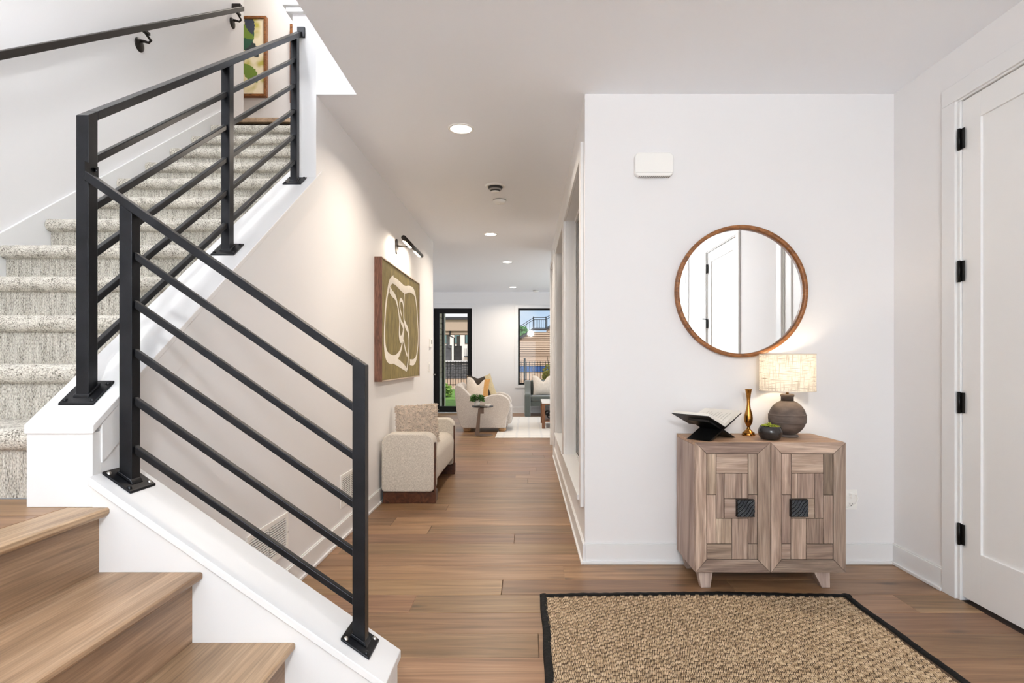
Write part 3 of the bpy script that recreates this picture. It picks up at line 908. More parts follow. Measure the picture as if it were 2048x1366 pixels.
for key, d in doors.items():
    x0, y0, x1, y1 = d['o']
    i0, j0, i1, j1 = d['i']
    dr = MB().box(cu_(x0 + 4), cu_(x1 - 4), YD + 0.010, YD + 0.021, cv_(y1 - 4), cv_(y0 + 4)).build('door', M['cab_gap'], cab)
    O = [(cu_(x0), cv_(y0)), (cu_(x1), cv_(y0)), (cu_(x1), cv_(y1)), (cu_(x0), cv_(y1))]
    I = [(cu_(i0), cv_(j0)), (cu_(i1), cv_(j0)), (cu_(i1), cv_(j1)), (cu_(i0), cv_(j1))]
    for k in range(4):
        l = (k + 1) % 4
        g = 0.0007
        q = [O[k], O[l], I[l], I[k]]
        cxq, cyq = sum(p[0] for p in q) / 4, sum(p[1] for p in q) / 4
        q = [(p[0] + (g if p[0] < cxq else -g), p[1] + (g if p[1] < cyq else -g)) for p in q]
        MB().prism(q, 'y', YD, YD + 0.02).build('frame_board', M['cab_x' if k % 2 == 0 else 'cab_z'], dr, bevel=0.0012, seg=1)
    for (a, b_, c_, e_, ax) in d['pcs']:
        dp = rk.uniform(0.002, 0.0045)
        B('panel_block', M['cab_' + ax], dr, cu_(a), cu_(c_), YD + dp, YD + 0.012, cv_(e_), cv_(b_), bevel=0.0012, seg=1)
    a, b_, c_, e_ = d['knob']
    kx0, kx1, kz0, kz1 = cu_(a), cu_(c_), cv_(e_), cv_(b_)
    n = 60
    def kf(u, v, kx0=kx0, kx1=kx1, kz0=kz0, kz1=kz1):
        x, z = kx0 + (kx1 - kx0) * u, kz0 + (kz1 - kz0) * v
        e = min(u, 1 - u, v, 1 - v)
        wv = math.sin((u * 0.75 - v * 0.62 + 0.03 * math.sin(u * 6 + v * 5)) * 38)
        h = 0.020 + 0.0028 * wv
        if e < 0.03: h = 0.015
        if e < 1e-6: h = -0.002
        return (x, YD - h, z)
    kb = MB().grid(kf, n, n, smooth=True)
    kb.build('handle', plain('knob_black', C(20, 22, 24), 0.28, 0.3) if key == 'l' else bpy.data.materials['knob_black'], dr)
# tapered splayed legs
for (lx, inner) in ((CX0, 1), (CX1, -1)):
    for (ya, yb_) in ((CF + 0.018, CF + 0.075), (CBK - 0.075, CBK - 0.018)):
        xa, xb_ = (CX0 + 0.020, CX0 + 0.098) if inner > 0 else (CX1 - 0.158, CX1 - 0.072)
        xc, xd = (CX0 + 0.036, CX0 + 0.084) if inner > 0 else (CX1 - 0.115, CX1 - 0.072)
        MB().hexa([(xc, ya, 0), (xd, ya, 0), (xd, yb_ - 0.012, 0), (xc, yb_ - 0.012, 0), (xa, ya, CZ0), (xb_, ya, CZ0), (xb_, yb_, CZ0), (xa, yb_, CZ0)]).build('leg', M['cab_side'], cab, bevel=0.003)

# ------------------------------------------------------------------ round mirror
mir = thing('round_mirror', (1.2405, YW, 1.196), 'round mirror in a thin walnut frame hanging above the cabinet', 'mirror')
M['walnut'] = wood('walnut', C(100, 62, 32), C(140, 90, 48), C(170, 114, 64), axis='x', rough=0.4, cross=30, along=12, vary=0.02, hue=0.002, fine=0.25, spec=0.4)
mc = (1.2405, YW, 1.584)
R1 = 0.3835
ring = MB().lathe([(R1, 0.0), (R1, -0.034), (R1 - 0.003, -0.037), (R1 - 0.019, -0.037), (R1 - 0.022, -0.034), (R1 - 0.022, -0.004), (R1 - 0.022, 0.0)], mc, 128, axis='y')
ring.build('frame', M['walnut'], mir)
m_, nt, N, L, b = mk('mirror_silver')
b.inputs['Base Color'].default_value = (0.93, 0.93, 0.92, 1); b.inputs['Metallic'].default_value = 1.0; b.inputs['Roughness'].default_value = 0.0
disc = MB().lathe([(0.0, -0.012), (R1 - 0.0215, -0.012)], mc, 128, smooth=False, axis='y')
disc.build('mirror_glass', m_, mir)

# ------------------------------------------------------------------ table lamp
LX, LY = 1.4435, 3.162
lamp = thing('table_lamp', (LX, LY, CZ1), 'table lamp with a linen drum shade and round dark clay base', 'table lamp')
def clay_mat():
    m, nt, N, L, b = mk('brown_clay')
    b.inputs['Roughness'].default_value = 0.75
    tc = N.new('ShaderNodeTexCoord')
    n = N.new('ShaderNodeTexNoise'); n.inputs['Scale'].default_value = 14; n.inputs['Detail'].default_value = 6
    mp = N.new('ShaderNodeMapping'); mp.inputs['Scale'].default_value = (1, 1, 2.4)
    L.new(tc.outputs['Object'], mp.inputs['Vector']); L.new(mp.outputs[0], n.inputs['Vector'])
    r = N.new('ShaderNodeValToRGB')
    r.color_ramp.elements[0].position = 0.3; r.color_ramp.elements[0].color = C(72, 62, 57)
    r.color_ramp.elements[1].position = 0.72; r.color_ramp.elements[1].color = C(112, 97, 87)
    L.new(n.outputs['Fac'], r.inputs['Fac']); L.new(r.outputs['Color'], b.inputs['Base Color'])
    bp = N.new('ShaderNodeBump'); bp.inputs['Strength'].default_value = 0.2; bp.inputs['Distance'].default_value = 0.003
    L.new(n.outputs['Fac'], bp.inputs['Height']); L.new(bp.outputs['Normal'], b.inputs['Normal'])
    return m
M['clay'] = clay_mat()
RB = 0.0975
prof = [(0.0, 0.0), (0.056, 0.0), (0.057, 0.008), (0.054, 0.012)]
zc = 0.106
for k in range(1, 120):
    a = -PI / 2 + PI * (k / 120)
    r, h = RB * math.cos(a), zc + 0.0995 * math.sin(a)
    if h < 0.013 or r < 0.032: continue
    d_ = h - zc
    if abs(d_ + 0.024) < 0.0025 or abs(d_ - 0.016) < 0.0025: r += 0.0032
    elif -0.024 < d_ < 0.016: r += 0.0014
    prof.append((r, h))
prof += [(0.033, 0.196), (0.033, 0.222), (0.036, 0.224), (0.036, 0.234), (0.030, 0.237), (0.012, 0.237), (0.0, 0.237)]
MB().lathe(prof, (LX, LY, CZ1), 48).build('lamp_base', M['clay'], lamp)
MB().tube([(LX, LY, CZ1 + 0.235), (LX, LY, CZ1 + 0.345)], 0.008, 10).build('stem', plain('brass_stem', C(170, 130, 70), 0.35, 1.0), lamp)
def linen():
    m, nt, N, L, b = mk('linen_shade')
    out = [n for n in N if n.type == 'OUTPUT_MATERIAL'][0]
    tc = N.new('ShaderNodeTexCoord')
    fs = []
    for s in ((420, 420, 26), (30, 30, 420)):
        mp = N.new('ShaderNodeMapping'); mp.inputs['Scale'].default_value = s
        L.new(tc.outputs['Object'], mp.inputs['Vector'])
        n = N.new('ShaderNodeTexNoise'); n.inputs['Scale'].default_value = 0.55; n.inputs['Detail'].default_value = 2
        L.new(mp.outputs[0], n.inputs['Vector']); fs.append(n.outputs['Fac'])
    mn = N.new('ShaderNodeMath'); mn.operation = 'MINIMUM'
    L.new(fs[0], mn.inputs[0]); L.new(fs[1], mn.inputs[1])
    r = N.new('ShaderNodeValToRGB')
    r.color_ramp.elements[0].position = 0.26; r.color_ramp.elements[0].color = C(158, 146, 128)
    r.color_ramp.elements[1].position = 0.52; r.color_ramp.elements[1].color = C(232, 224, 211)
    L.new(mn.outputs[0], r.inputs['Fac'])
    b.inputs['Roughness'].default_value = 0.9
    L.new(r.outputs['Color'], b.inputs['Base Color'])
    t = N.new('ShaderNodeBsdfTranslucent'); L.new(r.outputs['Color'], t.inputs['Color'])
    mx = N.new('ShaderNodeMixShader'); mx.inputs['Fac'].default_value = 0.22
    L.new(b.outputs[0], mx.inputs[1]); L.new(t.outputs[0], mx.inputs[2]); L.new(mx.outputs[0], out.inputs['Surface'])
    return m
ZS0, ZS1, RS = 1.013, 1.219, 0.145
MB().lathe([(RS, ZS0), (RS - 0.001, ZS1)], (LX, LY, 0), 72).build('lamp_shade', linen(), lamp)
M['rim'] = plain('rim_tape', C(214, 204, 188), 0.8)
for zr in (ZS0, ZS1 - 0.005):
    MB().lathe([(RS + 0.0012, zr), (RS + 0.0012, zr + 0.005), (RS - 0.0022, zr + 0.005), (RS - 0.0022, zr), (RS + 0.0012, zr)], (LX, LY, 0), 72).build('shade_rim', M['rim'], lamp)
sp = MB()
for k in range(3):
    a = k * 2 * PI / 3 + 0.3
    sp.tube([(LX, LY, ZS1 - 0.03), (LX + (RS - 0.002) * math.cos(a), LY + (RS - 0.002) * math.sin(a), ZS1 - 0.006)], 0.0015, 6)
sp.build('shade_spider', bpy.data.materials['brass_stem'], lamp)
bl = light('lamp_bulb_light', 'POINT', (0, 0, 0), (0, 0, 0), 2.5, (1.0, 0.84, 0.64), shadow_soft_size=0.03)
bl.parent = lamp; bl.location = (0, 0, 1.135 - CZ1)
MB().lathe([(0.0, 0.0), (0.012, 0.0), (0.013, 0.02), (0.027, 0.05), (0.024, 0.07), (0.0, 0.085)], (LX, LY, CZ1 + 0.268), 20).build('bulb', glass('bulb_glass'), lamp)

# ------------------------------------------------------------------ brass bud vase
VX, VY = (1497 - CX) * 3.215 / F, 3.215
vh = 0.262 / 475.0
pts = [(0, 66), (12, 66), (30, 60), (50, 34), (66, 20), (84, 15), (94, 17), (110, 28), (140, 40), (175, 43), (205, 40), (240, 32), (275, 22), (320, 17), (370, 18), (420, 24), (458, 31), (468, 34), (475, 34), (475, 29), (430, 22)]
vz = MB().lathe([(0.0, 0.0)] + [(r * vh, h * vh) for h, r in pts], (VX, VY, CZ1), 40)
brass = plain('aged_brass', C(168, 116, 54), 0.24, 1.0, mottling=0.3, mscale=30)
tag(vz.build('bud_vase', brass), 'slender aged brass bud vase between the open book and the lamp', 'vase')

# ------------------------------------------------------------------ small bowl of moss
BX, BY = (1540.5 - CX) * 3.045 / F, 3.045
bowl = thing('moss_bowl', (BX, BY, CZ1), 'small glossy dark bowl filled with yellow-green moss in front of the lamp', 'bowl')
MB().lathe([(0, 0), (0.034, 0)] + [(0.034 + 0.0275 * math.sin(i / 10 * PI / 2) ** 0.9 - (0.006 * ((i - 10) / 4) if i > 10 else 0), 0.047 * (1 - math.cos(min(i, 10) / 10 * PI / 2)) + (0.0065 * (i - 10) if i > 10 else 0)) for i in range(1, 15)] + [(0.0525, 0.073), (0.057, 0.05), (0.05, 0.03), (0, 0.03)], (BX, BY, CZ1), 56).build('bowl', plain('dark_glaze', C(44, 40, 38), 0.16, mottling=0.3, mscale=40), bowl)
ms = MB()
rm = random.Random(9)
for k in range(170):
    a, r = rm.uniform(0, 2 * PI), 0.048 * math.sqrt(rm.random())
    x, y = BX + r * math.cos(a), BY + r * math.sin(a)
    z = CZ1 + 0.064 + 0.018 * (1 - (r / 0.05) ** 2) * (0.6 if x > BX else 1.1) + rm.uniform(-0.004, 0.006)
    s = rm.uniform(0.004, 0.0085)
    ax = Vector((rm.uniform(-1, 1), rm.uniform(-1, 1), rm.uniform(0.2, 1))).normalized()
    o1 = ax.orthogonal().normalized() * s * 0.55; o2 = ax.cross(o1.normalized()) * s * 0.55
    c_ = Vector((x, y, z))
    ms.add([c_ - ax * s * 0.6, c_ + o1, c_ + o2, c_ - o1, c_ - o2, c_ + ax * s], [(0,2,1),(0,3,2),(0,4,3),(0,1,4),(5,1,2),(5,2,3),(5,3,4),(5,4,1)], True)
mo = ms.build('moss', plain('moss_green', C(150, 158, 44), 0.8, mottling=0.5, mscale=60), bowl)
mo['kind'] = 'stuff'

# ------------------------------------------------------------------ open book on a folding stand
A_ = math.radians(38)
s_ = Vector((-math.sin(A_), math.cos(A_), 0)); u_ = Vector((math.cos(A_), math.sin(A_), 0)); k_ = Vector((0, 0, 1))
P0 = Vector((1.055, 3.030, CZ1))      # point under the front end of the spine
def PT(u, s, h): return P0 + u_ * u + s_ * s + k_ * h
stand = thing('book_stand', (1.0, 3.12, CZ1), 'crossed black wooden stand holding the open book on the cabinet', 'book stand')
M['lacquer'] = plain('black_lacquer', C(17, 16, 16), 0.3)
def board(sg, s0, s1):
    a, b_ = (-0.128 * sg, 0.0), (0.118 * sg, 0.112)
    n_ = Vector((-(b_[1] - a[1]), b_[0] - a[0])).normalized() * 0.006
    if n_.y < 0: n_ = -n_
    q = [(a[0], 0.0), (a[0] + 0.020 * sg, 0.0), (b_[0], b_[1] - n_.y * 2), (b_[0], b_[1])]
    vs = [PT(p[0], s0, p[1]) for p in q] + [PT(p[0], s1, p[1]) for p in q]
    return MB().add(vs, [(0,1,2,3),(7,6,5,4),(0,4,5,1),(1,5,6,2),(2,6,7,3),(3,7,4,0)])
board(1, 0.015, 0.155).build('stand_board', M['lacquer'], stand)
board(-1, 0.020, 0.15).build('stand_board', M['lacquer'], stand)
th = math.radians(23.5)
book = thing('open_book', tuple(PT(0, 0.1, 0.066)), 'thick open art book with cream pages lying on the black stand', 'book')
BL, BW = 0.232, 0.170
H0 = 0.0645
def page(sg, wide, lo, hi, s0, s1, curve=0.0, n=12, u0=0.0):
    def fn(u, v):
        t_ = u0 + (wide - u0) * u
        h = lo + (hi - lo) * v
        up = t_ * math.sin(th) + h * math.cos(th) + curve * math.sin(PI * min(1, u * 1.2)) * v
        return t_ * math.cos(th) * sg - h * math.sin(th) * sg * 0.6, H0 + up
    m_ = MB()
    ring = []
    for i in range(n + 1): ring.append(fn(i / n, 1))
    for i in range(n, -1, -1): ring.append(fn(i / n, 0))
    a = [PT(p[0], s0, p[1]) for p in ring]; b_ = [PT(p[0], s1, p[1]) for p in ring]
    k = len(ring)
    m_.add(a + b_, [(i, (i + 1) % k, k + (i + 1) % k, k + i) for i in range(k)] + [tuple(range(k)), tuple(range(2 * k - 1, k - 1, -1))])
    return m_
M['paper'] = plain('cream_paper', C(236, 231, 221), 0.8)
M['cover'] = plain('dark_book_cover', C(38, 36, 36), 0.55)
for sg in (-1, 1):
    page(sg, BW, 0.001, 0.004, 0.0, BL).build('cover', M['cover'], book)
    pg = page(sg, BW - 0.008, 0.0045, 0.021, 0.004, BL - 0.004, 0.006, u0=0.002).build('page_block', M['paper'], book)
ink = fabric('printed_picture', C(92, 80, 70), C(206, 198, 186), scale=60, bump=0, weave=False)
pr = MB()
def on_page(sg, t_, h=0.0216):
    u = t_ / (BW - 0.008)
    up = t_ * math.sin(th) + h * math.cos(th) + 0.006 * math.sin(PI * min(1, u * 1.2))
    return t_ * math.cos(th) * sg - h * math.sin(th) * sg * 0.6, H0 + up
q = []
for i in range(13):
    t_ = 0.012 + i * 0.0085
    s0, s1 = 0.022 + 0.004 * i * (i > 4) + 0.004 * math.sin(i * 2.1), 0.185 - 0.002 * i
    p = on_page(-1, t_, 0.0226)
    q.append((PT(p[0], s0, p[1]), PT(p[0], s1, p[1])))
pr.add([a for p in q for a in p], [(2*i, 2*i+1, 2*i+3, 2*i+2) for i in range(12)])
pr.build('illustration', ink, book)
tx = MB()
for li in range(9):
    s0 = 0.03 + li * 0.02
    pp = [on_page(1, 0.03 + k * 0.013, 0.0224) for k in range(8 - 2 * (li % 3 == 2))]
    tx.add([v for a in pp for v in (PT(a[0], s0, a[1]), PT(a[0], s0 + 0.004, a[1]))], [(2*k, 2*k+1, 2*k+3, 2*k+2) for k in range(len(pp) - 1)])
tx.build('text_lines', plain('grey_print', C(196, 190, 180), 0.8), book)

# ------------------------------------------------------------------ small wall fittings
ch = thing('door_chime', (0.7325, YW, 2.24), 'rounded white door chime box high on the mirror wall', 'door chime')
def rrect(cx_, cz_, w_, h_, r, n=6):
    out = []
    for (sx, sz, a0) in ((1, 1, 0), (-1, 1, 90), (-1, -1, 180), (1, -1, 270)):
        for i in range(n + 1):
            a = math.radians(a0 + 90 * i / n)
            out.append((cx_ + sx * (w_ / 2 - r) + r * math.cos(a), cz_ + sz * (h_ / 2 - r) + r * math.sin(a)))
    return out
MB().prism(rrect(0.7325, 2.318, 0.224, 0.138, 0.03), 'y', YW - 0.040, YW).build('cover', M['white_plastic'], ch, bevel=0.008, seg=3)
g = MB()
for i in range(16):
    g.box(0.645 + i * 0.0115, 0.651 + i * 0.0115, YW - 0.036, YW - 0.006, 2.2470, 2.2486)
g.build('sound_slot', M['grey_plastic'], ch)
MB().box(0.628, 0.837, YW - 0.0408, YW - 0.039, 2.268, 2.2695).build('seam', M['grey_plastic'], ch)

ot = thing('wall_outlet', (1.886, YW, 0.31), 'white wall socket low on the wall beside the cabinet', 'outlet')
MB().prism(rrect(1.886, 0.371, 0.075, 0.117, 0.004), 'y', YW - 0.006, YW).build('cover_plate', M['white_plastic'], ot, bevel=0.002)
for zc_ in (0.397, 0.345):
    sk_ = MB().prism(rrect(1.886, zc_, 0.034, 0.030, 0.010), 'y', YW - 0.009, YW - 0.005).build('socket', M['white_plastic'], ot)
    MB().box(1.877, 1.8795, YW - 0.0095, YW - 0.008, zc_ - 0.002, zc_ + 0.008).box(1.892, 1.8945, YW - 0.0095, YW - 0.008, zc_ - 0.001, zc_ + 0.007).lathe([(0, -0.0095), (0.0028, -0.0095), (0.0028, -0.008)], (1.886, YW, zc_ - 0.009), 10, axis='y').build('slot', M['dark_plastic'], sk_)
pc = [(1.893, YW - 0.012, 0.397), (1.906, YW - 0.03, 0.405), (1.914, YW - 0.03, 0.385), (1.905, YW - 0.03, 0.355), (1.875, YW - 0.028, 0.335), (1.80, YW - 0.012, 0.30), (1.70, YW - 0.01, 0.29)]
cord = MB().tube(pc, 0.003, 8).box(1.878, 1.896, YW - 0.03, YW - 0.009, 0.385, 0.409)
tag(cord.build('lamp_cord', M['white_plastic']), 'thin white plug and cord of the lamp in the wall socket', 'cord')

# two return air grilles and switches on the hall left wall
def grille(y0, y1, z0, z1, label):
    g = thing('air_grille', (XL, (y0 + y1) / 2, z0), label, 'vent', 'air grilles')
    f = 0.024
    m_ = MB().box(XL, XL + 0.006, y0, y0 + f, z0, z1).box(XL, XL + 0.006, y1 - f, y1, z0, z1).box(XL, XL + 0.006, y0 + f, y1 - f, z0, z0 + f).box(XL, XL + 0.006, y0 + f, y1 - f, z1 - f, z1)
    ym = (y0 + y1) / 2
    m_.box(XL, XL + 0.006, ym - 0.008, ym + 0.008, z0 + f, z1 - f)
    m_.build('frame', M['white_plastic'], g, bevel=0.0015)
    MB().box(XL, XL + 0.0005, y0 + f, y1 - f, z0 + f, z1 - f).build('duct', plain('duct_grey', C(84, 80, 78), 0.9), g)
    n = 13
    for i in range(n):
        zc = z0 + f + (z1 - z0 - 2 * f) * (i + 0.5) / n
        MB().hexa([(XL + 0.001, y0 + f, zc - 0.001), (XL + 0.006, y0 + f, zc - 0.004), (XL + 0.006, y1 - f, zc - 0.004), (XL + 0.001, y1 - f, zc - 0.001),
                   (XL + 0.001, y0 + f, zc + 0.0025), (XL + 0.006, y0 + f, zc + 0.0015), (XL + 0.006, y1 - f, zc + 0.0015), (XL + 0.001, y1 - f, zc + 0.0025)]).build('louver', M['white_plastic'], g)
    for yy in (y0 + 0.006, y1 - 0.006):
        MB().lathe([(0, 0.008), (0.004, 0.0075), (0.004, 0.006)], (XL, yy, (z0 + z1) / 2), 10, axis='x').build('screw', M['grey_plastic'], g)
grille(2.50, 2.93, 0.20, 0.405, 'white air grille low on the hall wall, nearer the stairs')
grille(3.755, 4.19, 0.205, 0.42, 'white air grille low on the hall wall, nearer the bench')
th_ = thing('thermostat', (XL, 7.21, 1.35), 'small square white wall control above the light switches', 'thermostat')
B('body', M['white_plastic'], th_, XL, XL + 0.022, 7.15, 7.27, 1.352, 1.466, bevel=0.004)
B('screen', M['grey_plastic'], th_, XL + 0.022, XL + 0.0225, 7.175, 7.245, 1.395, 1.445)
sw = thing('light_switch', (XL, 7.13, 1.05), 'white double rocker light switch below the wall control', 'light switch')
B('cover_plate', M['white_plastic'], sw, XL, XL + 0.006, 7.07, 7.19, 1.048, 1.165, bevel=0.002)
for yy in (7.106, 7.154):
    B('rocker', M['trim'], sw, XL + 0.006, XL + 0.010, yy - 0.016, yy + 0.016, 1.073, 1.140, bevel=0.002)

# ------------------------------------------------------------------ abstract painting with walnut box frame and picture light
AY0, AY1, AZ0, AZ1, AXF = 4.593, 6.20, 1.012, 2.025, -1.175
pa = thing('abstract_painting', (XL, (AY0 + AY1) / 2, AZ0), 'large olive painting with looping white lines in a deep wooden frame above the bench', 'painting')
M['frame_wood'] = wood('grained_frame_wood', C(74, 46, 34), C(112, 74, 56), C(142, 100, 78), axis='z', rough=0.5, cross=40, along=5, vary=0.0, hue=0.0, fine=0.3)
ft_ = 0.010
M['frame_edge'] = plain('pale_frame_edge', C(196, 178, 156), 0.5)
for ya in (AY0, AY1 - ft_):
    B('frame_side', M['frame_wood'], pa, XL, AXF, ya, ya + ft_, AZ0, AZ1, bevel=0.0015)
for za in (AZ0, AZ1 - ft_):
    B('frame_rail', M['frame_edge'], pa, XL, AXF, AY0 + ft_, AY1 - ft_, za, za + ft_, bevel=0.0015)
def olive():
    m, nt, N, L, b = mk('olive_paint')
    b.inputs['Roughness'].default_value = 0.6
    tc = N.new('ShaderNodeTexCoord')
    mp = N.new('ShaderNodeMapping'); mp.inputs['Scale'].default_value = (1, 5, 2)
    n = N.new('ShaderNodeTexNoise'); n.inputs['Scale'].default_value = 3; n.inputs['Detail'].default_value = 7; n.inputs['Roughness'].default_value = 0.65
    L.new(tc.outputs['Object'], mp.inputs['Vector']); L.new(mp.outputs[0], n.inputs['Vector'])
    r = N.new('ShaderNodeValToRGB')
    r.color_ramp.elements[0].position = 0.3; r.color_ramp.elements[0].color = C(98, 84, 36)
    r.color_ramp.elements[1].position = 0.72; r.color_ramp.elements[1].color = C(158, 140, 78)
    L.new(n.outputs['Fac'], r.inputs['Fac']); L.new(r.outputs['Color'], b.inputs['Base Color'])
    return m
XCV = AXF - 0.008
cv = MB().box(XCV - 0.02, XCV, AY0 + ft_ + 0.004, AY1 - ft_ - 0.004, AZ0 + ft_ + 0.003, AZ1 - ft_ - 0.003).build('canvas', olive(), pa)
def wp(zx, zy):         # photo measurement on the canvas plane -> (y, z)
    px, py = 720 + zx / 4.02, 460 + zy / 4.018
    Y = -XCV * F / (CX - px)
    return Y, CH + (CY - py) * Y / F
M['white_paint'] = plain('white_brush_paint', C(240, 233, 220), 0.5, mottling=0.06, mscale=12)
def smooth_path(p, n=8):
    out = []
    for i in range(len(p) - 1):
        p0, p1, p2, p3 = p[max(i-1, 0)], p[i], p[i+1], p[min(i+2, len(p)-1)]
        for k in range(n):
            t_ = k / n
            out.append(tuple(0.5 * ((2*b_) + (c_-a)*t_ + (2*a-5*b_+4*c_-d)*t_*t_ + (-a+3*b_-3*c_+d)*t_**3) for a, b_, c_, d in zip(p0, p1, p2, p3)))
    out.append(tuple(p[-1]))
    return out
strokes = [
 [(270,392,16),(240,425,14),(222,500,10),(208,600,9),(200,720,8),(196,850,9),(200,940,14),(215,1010,20),(245,1038,20),(280,1035,16),(308,1005,12),(328,960,9),(340,900,8),(346,850,9)],
 [(262,402,14),(290,418,16),(325,452,18),(360,480,18),(395,475,16),(425,490,16),(443,530,11),(455,620,8),(463,740,7),(468,860,7),(462,960,8),(450,1030,12),(430,1062,15),(400,1062,14)],
 [(238,478,14),(258,510,14),(282,540,11),(298,590,9),(310,660,8),(318,740,8),(316,800,10),(318,850,14),(328,880,16),(345,840,14),(350,790,12)],
 [(357,480,8),(353,560,7),(350,640,7),(352,720,9),(366,770,14),(384,810,12),(392,880,8),(391,960,8),(385,1050,9),(376,1125,8)],
 [(335,690,6),(322,640,7),(318,590,8),(326,562,9),(342,580,8),(350,640,6)],
 [(318,690,7),(330,740,9),(345,770,12),(352,800,12)],
 [(346,880,9),(356,930,8),(368,980,8),(378,1010,7)],
 [(262,1046,14),(295,1060,16),(330,1085,15),(358,1108,12),(374,1126,8)],
]
for st in strokes:
    sp_ = smooth_path(st)
    m_ = MB()
    L_, R__ = [], []
    for i, p in enumerate(sp_):
        a, b_ = sp_[max(i-1, 0)], sp_[min(i+1, len(sp_)-1)]
        y_, z_ = wp(p[0], p[1])
        ya, za = wp(a[0], a[1]); yb_, zb_ = wp(b_[0], b_[1])
        d = Vector((yb_ - ya, zb_ - za)).normalized()
        hw = p[2] * 0.0021
        L_.append((y_ - d.y * hw, z_ + d.x * hw)); R__.append((y_ + d.y * hw, z_ - d.x * hw))
    nn = len(L_)
    xx = XCV + 0.0008 + 0.0002 * strokes.index(st)
    m_.add([(xx, p[0], p[1]) for p in L_] + [(xx + 0.0012, (p[0] + q[0]) / 2, (p[1] + q[1]) / 2) for p, q in zip(L_, R__)] + [(xx, p[0], p[1]) for p in R__],
           [f for i in range(nn - 1) for f in ((i, i+1, nn+i+1, nn+i), (nn+i, nn+i+1, 2*nn+i+1, 2*nn+i))], True)
    m_.build('brush_stroke', M['white_paint'], cv)

pl_ = thing('picture_light', (XL, 5.35, 2.18), 'dark bronze picture light on a curved arm above the olive painting', 'picture light')
py_ = 5.35
MB().prism([(py_ + 0.045 * math.cos(a * PI / 12), 2.255 + 0.072 * math.sin(a * PI / 12)) for a in range(24)], 'x', XL, XL + 0.014).build('back_plate', M['bronze'], pl_, bevel=0.003)
MB().tube([(XL + 0.014, py_, 2.262), (XL + 0.06, py_ + 0.02, 2.262), (-1.105, py_ + 0.09, 2.268)], 0.008, 10).build('arm', M['bronze'], pl_)
tb = MB().tube([(-1.10, 5.05, 2.276), (-1.10, 5.90, 2.27)], 0.021, 16)
tb = tb.build('lamp_tube', M['bronze'], pl_)
M['warm_lens'] = emit('warm_lens', (1.0, 0.86, 0.66, 1), 4.0)
for (a, b_) in ((5.10, 5.38), (5.56, 5.86)):
    MB().bar((-1.107, a, 2.2555), (-1.107, b_, 2.2535), 0.022, 0.010).build('lens', M['warm_lens'], tb)
    pll = light('picture_lamp_light', 'AREA', (0, 0, 0), (0, math.radians(38), 0), 2.2, (1.0, 0.86, 0.70), shape='RECTANGLE', size=0.02, size_y=b_ - a)
    pll.parent = pl_
    pll.location = Vector((-1.112, (a + b_) / 2, 2.246)) - wloc(pl_)

# ------------------------------------------------------------------ hall bench
M['bench'] = fabric('tweed_upholstery', C(158, 149, 136), C(224, 216, 204), scale=520, bump=0.4, dist=0.0015, contrast=(0.38, 0.60))
M['dark_wood'] = wood('dark_walnut', C(52, 28, 18), C(76, 42, 26), C(98, 58, 38), axis='y', rough=0.35, cross=14, along=1.2, vary=0.03, hue=0.003, fine=0.2)
BY0, BY1 = 4.70, 6.10
BXa, BXb = -1.208, -0.772
bn = thing('upholstered_bench', ((BXa + BXb) / 2, 5.4, 0), 'low tweed bench with rounded arms on dark wood plinths under the painting', 'bench')
for (ya, yb_) in ((BY0, BY0 + 0.17), (BY1 - 0.17, BY1)):
    pr_ = []
    for (cx_, cz_, a0, r) in ((BXb - 0.085, 0.578 - 0.085, 0, 0.085), (BXa + 0.085, 0.578 - 0.085, 90, 0.085), (BXa + 0.03, 0.096 + 0.03, 180, 0.03), (BXb - 0.04, 0.096 + 0.04, 270, 0.04)):
        for i in range(9):
            a = math.radians(a0 + 90 * i / 8)
            pr_.append((cx_ + r * math.cos(a), cz_ + r * math.sin(a)))
    MB().prism(pr_, 'y', ya, yb_).build('arm', M['bench'], bn, bevel=0.014, seg=4)
    B('plinth', M['dark_wood'], bn, BXa + 0.012, BXb + 0.004, ya + 0.008, yb_ - 0.008, 0.0, 0.094, bevel=0.004)
    B('front_board', M['dark_wood'], bn, BXb - 0.002, BXb + 0.011, ya + 0.008, ya + 0.045, 0.0, 0.505, bevel=0.003)
pr_ = []
for (cx_, cz_, a0, r) in ((BXb - 0.10 + 0.004, 0.445 - 0.10, 0, 0.10), (BXa + 0.03, 0.445 - 0.03, 90, 0.03), (BXa + 0.03, 0.14 + 0.03, 180, 0.03), (BXb - 0.06, 0.14 + 0.06, 270, 0.06)):
    for i in range(9):
        a = math.radians(a0 + 90 * i / 8)
        pr_.append((cx_ + r * math.cos(a), cz_ + r * math.sin(a)))
MB().prism(pr_, 'y', BY0 + 0.165, BY1 - 0.165).build('seat', fabric('bench_seat_tweed', C(176, 167, 154), C(226, 218, 206), scale=520, bump=0.4, dist=0.002, contrast=(0.36, 0.62)), bn, bevel=0.006, seg=2)

